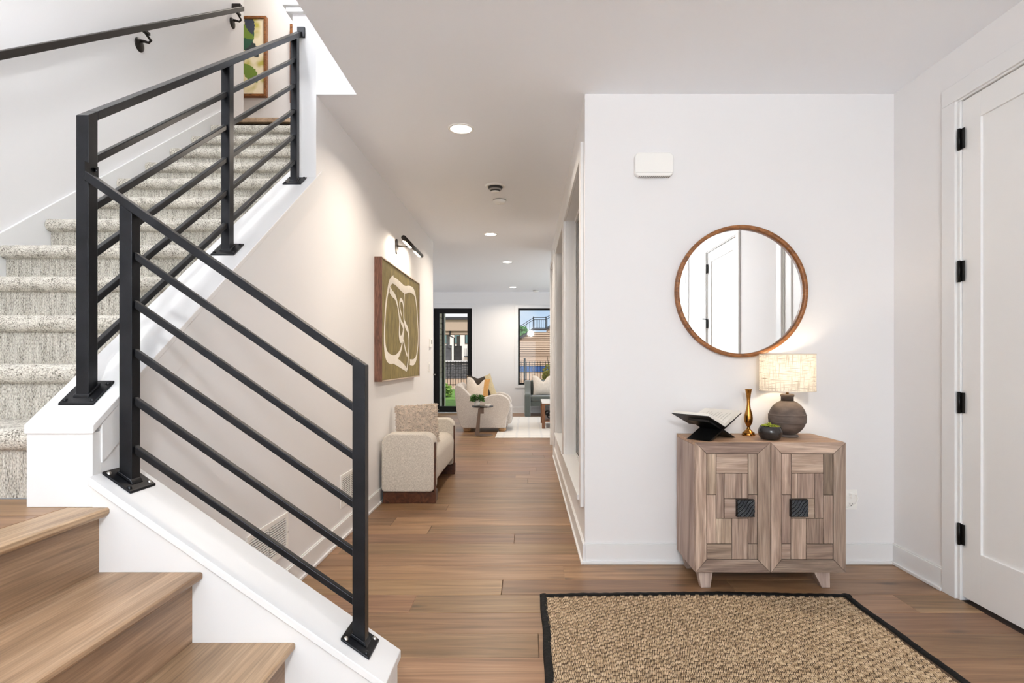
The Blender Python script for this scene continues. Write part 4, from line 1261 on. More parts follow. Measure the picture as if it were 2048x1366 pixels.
# cushions
def pillow_mb(w, h, t, dent=0.0, n=22, pull=0.07, p=2.6):
    m_ = MB()
    def pt(u, v, sgn):
        x = w / 2 * u * (1 - pull * (1 - v * v))
        z = h / 2 * v * (1 - pull * (1 - u * u))
        if dent and v > -0.2:
            z -= dent * math.exp(-(u / 0.33) ** 2) * max(0, (v + 0.2) / 1.2) ** 1.4
        th_ = t / 2 * (max(0.0, 1 - abs(u) ** p) ** 0.6) * (max(0.0, 1 - abs(v) ** p) ** 0.6)
        return (x, sgn * th_, z + h / 2)
    for sgn in (1, -1):
        m_.grid(lambda a, b_: pt(-1 + 2 * a, -1 + 2 * b_, sgn), n, n)
    return m_
def pillow(name, mat, loc, rot, w, h, t, label, dent=0.0, pull=0.07, group=None):
    o = pillow_mb(w, h, t, dent, pull=pull).build(name, mat, None, origin=(0, 0, 0))
    o.location = loc; o.rotation_euler = rot
    return tag(o, label, 'cushion', group)
M['shag'] = plain('shaggy_wool', C(222, 206, 190), 0.95, mottling=0.22, mscale=40)
M['shag_core'] = plain('shaggy_wool_base', C(158, 142, 128), 0.95)
shp = thing('shaggy_cushion', (-0.985, 5.12, 0.448), 'square shaggy beige cushion leaning on the hall bench', 'cushion')
shp.rotation_euler = (math.radians(-14), math.radians(-3), math.radians(10))
core = pillow_mb(0.37, 0.34, 0.11, pull=0.03, p=4)
core.build('cushion_core', M['shag_core'], None, origin=(0, 0, 0)).parent = shp
tf = MB()
rs_ = random.Random(21)
def shp_pt(u, v, sgn):
    w_, h_, t_, p_ = 0.37, 0.34, 0.11, 4
    th_ = t_ / 2 * (max(0.0, 1 - abs(u) ** p_) ** 0.6) * (max(0.0, 1 - abs(v) ** p_) ** 0.6)
    return Vector((w_ / 2 * u * (1 - 0.03 * (1 - v * v)), sgn * th_, h_ / 2 * v * (1 - 0.03 * (1 - u * u)) + h_ / 2)), Vector((u ** 5 * 0.9, sgn * (0.35 + (1 - max(abs(u), abs(v)))), v ** 5 * 0.9)).normalized()
for k in range(9000):
    u, v = rs_.uniform(-1, 1), rs_.uniform(-1, 1)
    c_, n_ = shp_pt(u, v, -1 if rs_.random() < 0.72 else 1)
    n_ = (n_ + Vector((rs_.uniform(-.8, .8), rs_.uniform(-.4, .4), rs_.uniform(-1.0, .5)))).normalized()
    ln = rs_.uniform(0.010, 0.019)
    a = n_.orthogonal().normalized()
    a = (a * math.cos(k) + n_.cross(a) * math.sin(k)) * rs_.uniform(0.0022, 0.0036)
    b_ = n_.cross(a.normalized()) * a.length
    mid = c_ + n_ * ln * 0.55 + Vector((rs_.uniform(-.005, .005), 0, rs_.uniform(-.005, .004)))
    tip = c_ + n_ * ln + Vector((rs_.uniform(-.009, .009), 0, rs_.uniform(-.010, .004)))
    tip = mid + (tip - mid) * 0.6 + Vector((rs_.uniform(-.006, .006), rs_.uniform(-.003, .003), rs_.uniform(-.007, .002)))
    tf.add([c_ + a, c_ - a * 0.5 + b_, c_ - a * 0.5 - b_, mid + a * 1.1, mid - a * 0.55 + b_ * 1.1, mid - a * 0.55 - b_ * 1.1, tip],
           [(0,1,4,3),(1,2,5,4),(2,0,3,5),(3,4,6),(4,5,6),(5,3,6)], True)
to = tf.build('wool_tufts', M['shag'], None, origin=(0, 0, 0), fix=False)
to.parent = shp; to['kind'] = 'stuff'

# ------------------------------------------------------------------ ceiling fittings
M['lens_on'] = emit('downlight_lens', (1.0, 0.93, 0.82, 1), 9.0)
DL = [(-0.446, 3.818, 'nearest the stairs'), (-0.455, 6.995, 'halfway down the hall'), (-0.32, 8.957, 'where the living room begins'), (-0.307, 12.0, 'nearest the far wall')]
for (x, y, t_) in DL:
    d = thing('recessed_downlight', (x, y, CEIL), 'round recessed ceiling light switched on, ' + t_, 'downlight', 'recessed downlights')
    MB().lathe([(0.070, -0.001), (0.071, -0.006), (0.086, -0.004), (0.088, 0.0)], (x, y, CEIL), 40).build('trim_ring', M['white_plastic'], d)
    MB().lathe([(0.0, -0.003), (0.0705, -0.003)], (x, y, CEIL), 40).build('lens', M['lens_on'], d)
    s = light('downlight_beam', 'AREA', (0, 0, 0), (0, 0, 0), 15.0, (1.0, 0.87, 0.72), shape='DISK', size=0.13, spread=math.radians(150))
    s.parent = d; s.location = (0, 0, -0.008)
# opal globe pendants added out of view as fill light for entry and stairwell
def pendant(x, y, z, top, energy, label):
    d = thing('fill_globe_pendant', (x, y, z), label, 'added fill lamp', 'added fill globes')
    MB().lathe([(0.0, 0.075), (0.06, 0.075), (0.065, 0.06), (0.02, 0.0)], (x, y, top - 0.075), 24).build('canopy', M['bronze'], d)
    MB().tube([(x, y, z + 0.14), (x, y, top - 0.03)], 0.006, 8).build('rod', M['bronze'], d)
    op = emit('fill_globe_glow', (0.95, 0.965, 0.98, 1), energy / (PI * 4 * PI * 0.145 ** 2))
    MB().lathe([(0.145 * math.sin(PI * i / 16), -0.145 * math.cos(PI * i / 16)) for i in range(17)], (x, y, z), 32).build('globe', op, d)
pendant(0.15, -1.6, 2.52, CEIL, 178, 'added opal globe fill light hanging unseen in the entry')
pendant(-1.78, 1.35, 4.45, TOP, 72, 'added opal globe fill light hanging unseen in the stairwell')
# fill light added above the upper landing, its fixture out of view
ul = thing('landing_fill_fixture', (-2.1, 5.55, TOP), 'added round fill light above the upper landing, out of view', 'ceiling light')
MB().lathe([(0.0, -0.05), (0.12, -0.05), (0.15, -0.02), (0.15, 0.0)], (-2.1, 5.55, TOP), 32).build('lens', emit('fill_lens', (1, 0.9, 0.75, 1), 3.0), ul)
s = light('landing_fill_light', 'AREA', (0, 0, 0), (0, 0, 0), 18, (1.0, 0.92, 0.82), shape='DISK', size=0.3)
s.parent = ul; s.location = (0, 0, -0.06)
# fill light added to brighten the unseen office
ol = thing('office_fill_fixture', (1.2, 5.6, CEIL), 'added round fill light in the unseen room behind the hall windows', 'ceiling light')
MB().lathe([(0.0, -0.05), (0.12, -0.05), (0.15, -0.02), (0.15, 0.0)], (1.2, 5.6, CEIL), 32).build('lens', bpy.data.materials['fill_lens'], ol)
s = light('office_fill_light', 'AREA', (0, 0, 0), (0, 0, 0), 30, (1.0, 0.9, 0.78), shape='DISK', size=0.3)
s.parent = ol; s.location = (0, 0, -0.06)

df = thing('ceiling_air_diffuser', (-0.287, 5.07, CEIL), 'round grey ringed air diffuser on the hall ceiling', 'air diffuser')
MB().lathe([(0.062, -0.004), (0.066, -0.012), (0.085, -0.008), (0.092, 0.0)], (-0.287, 5.07, CEIL), 40).build('rim', M['white_plastic'], df)
for (ra, rb, h0, h1, mt) in ((0.066, 0.058, -0.012, -0.030, 'dark_plastic'), (0.058, 0.048, -0.028, -0.040, 'grey_plastic'), (0.047, 0.038, -0.036, -0.050, 'dark_plastic')):
    MB().lathe([(ra, h0), (rb, h1), (rb - 0.004, h1), (rb - 0.008, h0)], (-0.287, 5.07, CEIL), 40).build('ring', M[mt], df)
MB().lathe([(0.038, -0.045), (0.036, -0.056), (0.0, -0.058)], (-0.287, 5.07, CEIL), 32).build('centre_disc', M['white_plastic'], df)
def detector(x, y, label):
    d = thing('smoke_detector', (x, y, CEIL), label, 'smoke detector', 'smoke detectors')
    MB().lathe([(0.062, 0.0), (0.064, -0.012), (0.060, -0.026), (0.045, -0.038), (0.0, -0.040)], (x, y, CEIL), 36).build('housing', M['white_plastic'], d)
    MB().lathe([(0.0645, -0.004), (0.0655, -0.008), (0.0645, -0.012)], (x, y, CEIL), 36).build('vent_ring', M['grey_plastic'], d)
    MB().lathe([(0.012, -0.0395), (0.011, -0.043), (0.0, -0.043)], (x, y, CEIL), 20).build('test_button', M['white_plastic'], d)
detector(-0.27, 5.50, 'white round smoke detector beside the hall air diffuser')
detector(0.185, 12.55, 'small smoke detector on the ceiling near the far window')

# ------------------------------------------------------------------ woven entry rug
rug = thing('woven_rug', (0.835, 1.65, 0), 'flat woven seagrass rug with a black cloth border in front of the cabinet', 'rug')
RX0, RX1, RY0, RY1 = 0.062, 1.612, 0.42, 2.872
rb = MB().box(RX0 + 0.02, RX1 - 0.02, RY0 + 0.02, RY1 - 0.02, 0.0005, 0.006)
rb.build('backing', plain('rug_backing', C(74, 56, 38), 0.95), rug)
def straw():
    m, nt, N, L, b = mk('seagrass')
    b.inputs['Roughness'].default_value = 0.7
    b.inputs['Specular IOR Level'].default_value = 0.25
    tc = N.new('ShaderNodeTexCoord')
    n = N.new('ShaderNodeTexNoise'); n.inputs['Scale'].default_value = 45; n.inputs['Detail'].default_value = 4
    L.new(tc.outputs['Object'], n.inputs['Vector'])
    mp = N.new('ShaderNodeMapping'); mp.inputs['Scale'].default_value = (420, 50, 50); mp.inputs['Rotation'].default_value = (0, 0, 0.35)
    L.new(tc.outputs['Object'], mp.inputs['Vector'])
    n2 = N.new('ShaderNodeTexNoise'); n2.inputs['Scale'].default_value = 1.0; n2.inputs['Detail'].default_value = 1
    L.new(mp.outputs[0], n2.inputs['Vector'])
    a = N.new('ShaderNodeMath'); a.operation = 'MULTIPLY_ADD'; a.inputs[1].default_value = 0.7
    L.new(n2.outputs['Fac'], a.inputs[0]); L.new(n.outputs['Fac'], a.inputs[2])
    r = N.new('ShaderNodeValToRGB')
    e = r.color_ramp.elements
    e[0].position = 0.62; e[0].color = C(134, 111, 84)
    e[1].position = 1.02; e[1].color = C(212, 191, 161)
    x = e.new(0.82); x.color = C(180, 156, 125)
    L.new(a.outputs[0], r.inputs['Fac']); L.new(r.outputs['Color'], b.inputs['Base Color'])
    bp = N.new('ShaderNodeBump'); bp.inputs['Strength'].default_value = 0.7; bp.inputs['Distance'].default_value = 0.002
    L.new(n2.outputs['Fac'], bp.inputs['Height']); L.new(bp.outputs['Normal'], b.inputs['Normal'])
    return m
def bow(x, y):          # the rug lies a little bowed along its far edge
    return y + 0.030 * math.sin(PI * min(1, max(0, (x - RX0) / (RX1 - RX0)))) * (y - RY0) / (RY1 - RY0) - 0.012 * (y - RY0) / (RY1 - RY0)
wv_ = MB()
rw = random.Random(31)
sx_, sy_ = 0.0235, 0.0300
ny = int((RY1 - RY0 - 0.055) / (sy_ * 0.5))
nx = int((RX1 - RX0 - 0.05) / sx_)
for j in range(ny):
    for i in range(nx):
        if (i + j) % 2: continue
        x = RX0 + 0.034 + i * sx_ + rw.uniform(-.0012, .0012)
        y = RY0 + 0.034 + j * sy_ * 0.5 + rw.uniform(-.0012, .0012)
        if x > RX1 - 0.03: continue
        h = rw.uniform(0.0058, 0.0085)
        ly = sy_ * rw.uniform(0.45, 0.51)
        lean = rw.uniform(0.0005, 0.0035)
        n_s = 4
        sw_ = sx_ / n_s * 1.02
        for k in range(n_s):       # four strands side by side, bent down at both ends
            xc = x + (k - (n_s - 1) / 2) * sw_ + rw.uniform(-.0006, .0006)
            hh = h * rw.uniform(0.8, 1.1)
            lk = ly * rw.uniform(0.88, 1.06)
            hw = sw_ * 0.5
            P_ = []
            for (yy, zz, w_) in ((-lk, 0.0022, 0.55), (-lk * 0.55, hh * 0.9, 1.0), (lk * 0.55, hh, 1.0), (lk, 0.0022, 0.55)):
                xm = xc + lean * yy / lk
                yb_ = bow(xm, y + yy)
                P_ += [(xm - hw * w_, yb_, 0.0045), (xm, yb_, 0.0045 + zz), (xm + hw * w_, yb_, 0.0045)]
            wv_.add(P_, [(0,1,4,3),(1,2,5,4),(3,4,7,6),(4,5,8,7),(6,7,10,9),(7,8,11,10)], True)
wo = wv_.build('seagrass_weave', straw(), rug, fix=False)
wo['kind'] = 'stuff'
bw = 0.036
M['border'] = plain('black_binding', C(9, 9, 9), 0.7, bump=0.8, bscale=45, spec=0.2)
def border(pts_, wid, n):
    m_ = MB()
    def fn(u, v):
        a, b_ = pts_
        p = Vector(a).lerp(Vector(b_), u)
        d = (Vector(b_) - Vector(a)).normalized(); sd = Vector((-d.y, d.x, 0))
        wob = 0.0028 * math.sin(u * 13 + a[0] * 5) + 0.0018 * math.sin(u * 41 + a[1] * 3)
        an = PI * v
        q = p + sd * (wid / 2 * -math.cos(an) + wob)
        return (q.x, bow(q.x, q.y), 0.0004 + 0.0125 * math.sin(an) ** 0.5 + 0.0008 * math.sin(u * 170 + v * 4))
    return m_.grid(fn, n, 9)
h_ = bw / 2
for a, b_, n in (((RX0, RY1 - h_, 0), (RX1, RY1 - h_, 0), 120), ((RX0, RY0 + h_, 0), (RX1, RY0 + h_, 0), 80), ((RX0 + h_, RY0, 0), (RX0 + h_, RY1, 0), 160), ((RX1 - h_, RY0, 0), (RX1 - h_, RY1, 0), 160)):
    border((a, b_), bw, n).build('border_strip', M['border'], rug, fix=False)

# ------------------------------------------------------------------ leaf pictures upstairs
def leaf_poly(cx_, cz_, w_, h_, rot, n=14):
    out = []
    for i in range(2 * n):
        t_ = i / n
        a = t_ if t_ <= 1 else 2 - t_
        sgn = 1 if t_ <= 1 else -1
        x = sgn * w_ / 2 * math.sin(PI * a) ** 0.8 * (1 + 0.10 * math.sin(a * 40))
        z = h_ * (a - 0.5)
        out.append((cx_ + x * math.cos(rot) - z * math.sin(rot), cz_ + x * math.sin(rot) + z * math.cos(rot)))
    return out
def leaf_picture(x0, x1, z0, z1, y, label, rs):
    o = thing('leaf_picture', ((x0 + x1) / 2, y, z0), label, 'picture', 'leaf pictures on the upper wall')
    f = 0.028
    m_ = MB().box(x0, x0 + f, y - 0.05, y, z0, z1).box(x1 - f, x1, y - 0.05, y, z0, z1).box(x0 + f, x1 - f, y - 0.05, y, z1 - f, z1).box(x0 + f, x1 - f, y - 0.05, y, z0, z0 + f)
    m_.build('frame', bpy.data.materials['walnut'], o, bevel=0.006)
    cvs = MB().box(x0 + f, x1 - f, y - 0.035, y, z0 + f, z1 - f).build('canvas', fabric('leaf_canvas', C(196, 186, 96), C(243, 232, 205), scale=5, bump=0, weave=False, contrast=(0.40, 0.52)), o)
    cols = [C(52, 62, 66), C(44, 92, 70), C(112, 140, 52), C(60, 66, 84), C(78, 112, 60)]
    W, H = x1 - x0 - 2 * f, z1 - z0 - 2 * f
    for i in range(9):
        cx_, cz_ = x0 + f + W * rs.uniform(0.30, 0.72), z0 + f + H * (i + 0.5) / 9
        w_, h_ = min(W * 0.42, 0.22) * rs.uniform(0.7, 1), min(W * 0.55, 0.26)
        p = leaf_poly(cx_, cz_, w_ * 0.7, h_, rs.uniform(-1.2, 1.2))
        p = [(min(max(q[0], x0 + f + 0.004), x1 - f - 0.004), min(max(q[1], z0 + f + 0.004), z1 - f - 0.004)) for q in p]
        MB().prism(p, 'y', y - 0.0365 - 0.0003 * i, y - 0.035).build('painted_leaf', plain('leaf_paint_%d' % i, cols[i % 5], 0.6), cvs)
rl = random.Random(4)
def upx(px, Y): return (px - CX) * Y / F
def upz(py, Y): return CH + (CY - py) * Y / F
leaf_picture(upx(532, 6.05) - 0.52, upx(532, 6.05), upz(192, 6.05), upz(31, 6.05), 6.1, 'walnut framed picture of green and blue leaves seen above the carpeted stairs', rl)
leaf_picture(upx(579, 6.05), upx(579, 6.05) + 0.52, upz(205, 6.05), upz(47, 6.05), 6.1, 'second walnut framed leaf picture mostly hidden by the stair corner', rl)

# ------------------------------------------------------------------ living room
M['boucle'] = fabric('boucle', C(176, 166, 158), C(226, 219, 212), scale=190, bump=0.6, dist=0.004, weave=False, contrast=(0.38, 0.62))
M['pale_oak'] = wood('pale_oak', C(150, 112, 74), C(182, 144, 102), C(206, 170, 128), axis='x', rough=0.5, cross=14, along=2, vary=0.02, hue=0.0, fine=0.2)
def lx(zx, Y): return (900 + zx / 8.538 - CX) * Y / F
def lz(zy, Y): return CH + (CY - 730 - zy / 8.538) * Y / F
YA = 9.42
rgx = (990 - CX) * 8.72 / F      # left edge of the pale rug
ac = thing('boucle_armchair', (-0.72, 9.85, 0), 'cream boucle armchair with curved arms on round wooden feet', 'armchair')
side = [(75,378),(95,345),(135,338),(185,362),(250,420),(320,500),(390,565),(450,592),(520,585),(600,550),(700,515),(800,500),(880,510),(960,545),(1010,600),(1032,660),(1028,740),(1000,830),(970,900),(962,1000),(958,1080),(205,1086),(165,1010),(125,880),(98,700),(82,520)]
poly = [(lx(a, YA), lz(b_, YA)) for a, b_ in side]
MB().prism(poly, 'y', YA, YA + 0.17).build('arm', M['boucle'], ac, bevel=0.045, seg=4)
MB().prism(poly, 'y', YA + 0.66, YA + 0.83).build('arm', M['boucle'], ac, bevel=0.045, seg=4)
xb, xf = lx(75, YA), lx(1030, YA)
bk_ = [(lx(75,YA), lz(378,YA)), (lx(95,YA), lz(345,YA)+0.02), (lx(150,YA), lz(338,YA)+0.02), (lx(215,YA), lz(375,YA)), (lx(330,YA), lz(700,YA)), (lx(330,YA), lz(1060,YA)), (lx(205,YA), lz(1080,YA)), (lx(125,YA), lz(880,YA)), (lx(90,YA), lz(600,YA))]
MB().prism(bk_, 'y', YA + 0.10, YA + 0.73).build('backrest', M['boucle'], ac, bevel=0.03, seg=3)
B('seat', M['boucle'], ac, lx(300, YA), xf + 0.02, YA + 0.155, YA + 0.675, 0.12, 0.43, bevel=0.05, seg=4)
for (xx, yy) in ((lx(280, YA), YA + 0.1), (lx(890, YA), YA + 0.1), (lx(280, YA), YA + 0.73), (lx(890, YA), YA + 0.73)):
    MB().lathe([(0, 0), (0.05, 0), (0.064, 0.018), (0.068, 0.04), (0.06, 0.066), (0, 0.066)], (xx, yy, 0.006 if xx > rgx else 0.0), 20).build('foot', M['pale_oak'], ac)

M['cream'] = fabric('cream_linen', C(196, 184, 172), C(232, 222, 210), scale=160, bump=0.2, dist=0.002)
M['ochre'] = fabric('ochre_linen', C(176, 128, 72), C(208, 160, 100), scale=160, bump=0.2, dist=0.002)
M['charcoal'] = fabric('charcoal_velvet', C(52, 47, 42), C(74, 67, 60), scale=260, bump=0.2, dist=0.002, weave=False)
M['sand'] = fabric('sand_linen', C(170, 156, 124), C(206, 192, 160), scale=160, bump=0.2, dist=0.002)
# each of these cushions is pieced from two cloths
def two_tone(name, ma, mb_, loc, rot, w, h, t, label, dent, split):
    p = thing(name, loc, label, 'cushion', 'cushions on the boucle armchair')
    p.rotation_euler = rot
    m_ = pillow_mb(w, h, t, dent)
    ca = [i for i, f in enumerate(m_.f) if sum(m_.v[k][0] for k in f) / 4 < split * w / 2 and i >= len(m_.f) // 2]
    cs_ = set(ca)
    for sel, mt, nm in ((ca, ma, 'cushion_front'), ([i for i in range(len(m_.f)) if i not in cs_], mb_, 'cushion_back')):
        q = MB(); q.v = list(m_.v)
        q.f = [m_.f[i] for i in sel]; q.s = [True] * len(q.f)
        o = q.build(nm, mt, None, origin=(0, 0, 0))
        o.parent = p
    return p
zs = 0.432
two_tone('scatter_cushion', M['cream'], M['ochre'], (-0.875, YA + 0.235, zs), (math.radians(-9), math.radians(6), math.radians(8)), 0.40, 0.47, 0.14, 'cream and ochre cushion with a dented top in front on the boucle armchair', 0.11, 0.5)
two_tone('scatter_cushion', M['charcoal'], M['sand'], (-0.665, YA + 0.42, zs), (math.radians(-8), math.radians(-19), math.radians(10)), 0.40, 0.50, 0.12, 'charcoal and sand cushion leaning at the back of the boucle armchair', 0.0, 0.38)
two_tone('scatter_cushion', M['charcoal'], M['cream'], (-0.90, YA + 0.56, zs), (math.radians(-6), math.radians(4), math.radians(4)), 0.40, 0.49, 0.11, 'dark cushion half hidden behind the cream cushion on the boucle armchair', 0.03, 0.9)

# side table: cantilevered round top
M['dark_top'] = plain('dark_bronze_top', C(48, 42, 38), 0.25, 0.3)
M['bronze_leg'] = plain('brushed_bronze', C(118, 98, 84), 0.4, 0.6)
YT = 9.02
st = thing('side_table', (lx(555, YT), YT, 0), 'small round bronze side table with a slanted leg in front of the armchair', 'side table')
cxs = lx(555, YT)
zt = lz(692, YT)
MB().lathe([(0, 0), (0.165, 0), (0.172, 0.006), (0.172, 0.018), (0.165, 0.024), (0, 0.024)], (cxs, YT, zt - 0.024), 48).build('table_top', M['dark_top'], st)
MB().hexa([(lx(428,YT), YT-0.03, 0.008), (lx(500,YT), YT-0.03, 0.008), (lx(500,YT), YT+0.03, 0.008), (lx(428,YT), YT+0.03, 0.008),
           (lx(485,YT), YT-0.03, lz(770,YT)+0.03), (lx(523,YT), YT-0.03, lz(770,YT)+0.03), (lx(523,YT), YT+0.03, lz(770,YT)+0.03), (lx(485,YT), YT+0.03, lz(770,YT)+0.03)]).build('leg', M['bronze_leg'], st, bevel=0.004)
B('bracket', M['bronze_leg'], st, lx(512, YT), lx(578, YT), YT - 0.03, YT + 0.03, lz(828, YT), zt - 0.024, bevel=0.004)
MB().lathe([(0, 0.0), (0.14, 0.0), (0.14, 0.009), (0.12, 0.011), (0, 0.011)], (lx(580, YT), YT, 0), 40).build('base', M['bronze_leg'], st)
pot = thing('potted_fern', (lx(462, YT), YT - 0.02, zt), 'small leafy green plant in a white pot on the side table', 'potted plant')
px0, py0 = lx(462, YT), YT - 0.02
MB().lathe([(0, 0), (0.040, 0), (0.043, 0.004), (0.047, 0.082), (0.043, 0.082), (0.041, 0.066), (0, 0.066)], (px0, py0, zt), 32).build('pot', plain('white_ceramic', C(226, 220, 212), 0.4), pot)
def leaves(m_, rs, n, c_, spread, h, size, droop=0.5, flat=0.25):
    for k in range(n):
        a = rs.uniform(0, 2 * PI); r = spread * math.sqrt(rs.random())
        base_ = Vector((c_[0] + r * math.cos(a), c_[1] + r * math.sin(a), c_[2] + h * rs.random() * (1 - 0.5 * r / spread)))
        d = Vector((math.cos(a), math.sin(a), rs.uniform(-0.2, 1.0))).normalized()
        s = d.orthogonal().normalized()
        s = (s * math.cos(k) + d.cross(s) * math.sin(k))
        n_ = d.cross(s)
        L_ = size * rs.uniform(0.6, 1.2); w_ = L_ * flat
        p1 = base_ + d * L_ * 0.45 + n_ * L_ * 0.06; p2 = base_ + d * L_ - Vector((0, 0, droop * L_ * 0.4))
        m_.add([base_, p1 + s * w_, p2, p1 - s * w_, base_ + d * L_ * 0.45], [(0, 1, 4), (1, 2, 4), (2, 3, 4), (3, 0, 4)], True)
lf = MB(); leaves(lf, random.Random(2), 420, (px0 + 0.005, py0, zt + 0.07), 0.085, 0.13, 0.045)
fo = lf.build('fern_leaves', plain('fern_green', C(72, 112, 52), 0.6, mottling=0.5, mscale=25), pot, fix=False); fo['kind'] = 'stuff'
sm_ = MB()
for k in range(14):
    a = k * 0.45
    sm_.tube([(px0, py0, zt + 0.066), (px0 + 0.035 * math.cos(a), py0 + 0.035 * math.sin(a), zt + 0.12), (px0 + 0.075 * math.cos(a), py0 + 0.075 * math.sin(a), zt + 0.145)], 0.0018, 5)
sm_.build('fern_stems', bpy.data.materials['fern_green'], pot)['kind'] = 'stuff'
bs = MB().box(lx(595, YT), lx(695, YT), YT - 0.06, YT + 0.05, zt, zt + 0.012).box(lx(605, YT), lx(688, YT), YT - 0.055, YT + 0.045, zt + 0.0125, zt + 0.022)
tag(bs.build('coaster_stack', plain('pale_coaster', C(222, 216, 208), 0.5), bevel=0.002), 'pale low box on the side table beside the potted plant', 'box')

# pale area rug
def rug_mat():
    m, nt, N, L, b = mk('pale_plaid_rug')
    b.inputs['Roughness'].default_value = 0.95
    tc = N.new('ShaderNodeTexCoord')
    outs = []
    for d in ('X', 'Y'):
        w_ = N.new('ShaderNodeTexWave'); w_.bands_direction = d; w_.inputs['Scale'].default_value = 1.6; w_.inputs['Distortion'].default_value = 1.2; w_.inputs['Detail'].default_value = 3
        L.new(tc.outputs['Object'], w_.inputs['Vector']); outs.append(w_.outputs['Fac'])
    a = N.new('ShaderNodeMath'); a.operation = 'MINIMUM'
    L.new(outs[0], a.inputs[0]); L.new(outs[1], a.inputs[1])
    r = N.new('ShaderNodeValToRGB')
    r.color_ramp.elements[0].position = 0.0; r.color_ramp.elements[0].color = C(210, 208, 206)
    r.color_ramp.elements[1].position = 0.16; r.color_ramp.elements[1].color = C(222, 218, 212)
    L.new(a.outputs[0], r.inputs['Fac']); L.new(r.outputs['Color'], b.inputs['Base Color'])
    return m
rgx = (990 - CX) * 8.72 / F
tag(MB().box(rgx, 2.9, 8.72, 12.0, 0.0, 0.006).build('area_rug', rug_mat(), bevel=0.003), 'large pale plaid rug under the coffee table in the living room', 'rug')

# grey sofa by the window
M['slate'] = fabric('slate_velvet', C(80, 85, 81), C(98, 103, 98), scale=260, bump=0.15, dist=0.002, weave=False, sheen=0.6)
YS = 12.0
so = thing('slate_sofa', (0.75, 12.4, 0), 'slate grey velvet sofa with sculpted arm under the far window', 'sofa')
sx0 = lx(1272, YS)
for xx in (sx0, 1.55):
    ap_ = [(11.98, 0.007), (11.98, 0.42), (12.0, 0.475), (12.06, 0.50), (12.16, 0.52), (12.30, 0.62), (12.46, 0.735), (12.62, 0.76), (12.72, 0.74), (12.74, 0.60), (12.74, 0.007), (12.55, 0.007), (12.52, 0.16), (12.42, 0.21), (12.28, 0.21), (12.18, 0.16), (12.15, 0.007)]
    MB().prism(ap_, 'x', xx, xx + 0.13).build('arm', M['slate'], so, bevel=0.03, seg=3)
B('seat_base', M['slate'], so, sx0 + 0.12, 1.56, 12.06, 12.7, 0.22, 0.34, bevel=0.02, seg=3)
B('seat_cushion', M['slate'], so, sx0 + 0.125, 1.55, 12.02, 12.60, 0.335, 0.44, bevel=0.035, seg=4)
B('backrest', M['slate'], so, sx0 + 0.12, 1.56, 12.52, 12.74, 0.30, 0.76, bevel=0.05, seg=4)
sc_ = [(1640, 0.0, 'cream_linen')]
pillow('scatter_cushion', M['cream'], (lx(1600, 12.25), 12.30, 0.442), (math.radians(-15), 0, math.radians(8)), 0.46, 0.44, 0.16, 'pale linen cushion with a dented top on the slate sofa', 0.13)

# coffee table
YK = 9.87
ct = thing('coffee_table', (0.8, 10.3, 0), 'walnut coffee table with a white top standing on the pale rug', 'coffee table')
M['walnut_t'] = wood('coffee_table_walnut', C(96, 62, 40), C(132, 88, 58), C(158, 110, 76), axis='z', rough=0.4, cross=14, along=2, vary=0.03, hue=0.0, fine=0.2)
kx0, kx1 = lx(1570, YK), 1.45
zk = 0.455
kl = 0.055
for xx in (kx0, kx1 - kl):
    for yy in (YK, YK + 0.9):
        B('leg', M['walnut_t'], ct, xx, xx + kl, yy, yy + kl, 0.006, zk - 0.035, bevel=0.004)
fm_ = MB().box(kx0, kx1, YK, YK + 0.955, zk - 0.035, zk - 0.018)
fm_.build('apron', M['walnut_t'], ct, bevel=0.002)
B('table_top', plain('white_stone_top', C(234, 232, 230), 0.2), ct, kx0, kx1, YK, YK + 0.955, zk - 0.018, zk + 0.002, bevel=0.003)
B('shelf', M['walnut_t'], ct, kx0 + kl, kx1 - kl, YK + 0.03, YK + 0.92, 0.12, 0.14, bevel=0.003)
kn = MB()
kc = Vector((lx(1700, YK + 0.2), YK + 0.35, 0.14 + 0.09))
pth = []
for i in range(49):
    a = 2 * PI * i / 48
    pth.append(kc + Vector(((math.sin(a) + 2 * math.sin(2 * a)) * 0.025, math.sin(3 * a) * 0.03, (math.cos(a) - 2 * math.cos(2 * a)) * 0.024)))
kn.tube(pth, 0.014, 10)
tag(kn.build('knot_ornament', plain('black_ceramic', C(22, 22, 22), 0.3)), 'black knotted ornament on the shelf of the coffee table', 'ornament')

# ------------------------------------------------------------------ outside
M['lawn'] = plain('lawn_grass', C(98, 138, 52), 0.9, mottling=0.35, mscale=6, bump=0.5, bscale=60)
M['paving'] = plain('pale_paving', C(206, 180, 152), 0.9, mottling=0.12, mscale=3)
g = MB().box(-30, 30, 13.1, 24.2, -0.35, -0.02)
struct(g.build('ground_lawn', M['lawn']), 'mown green lawn behind the house', 'lawn')
g = MB().box(-30, 40, 24.2, 80, -0.35, -0.03)
struct(g.build('ground_paving', M['paving']), 'pale sunlit paving beyond the fence', 'paving')
B_ = MB().box(-3.2, -0.9, 13.05, 14.0, -0.1, -0.012)
struct(B_.build('floor_step', plain('stone_step', C(88, 88, 92), 0.9)))
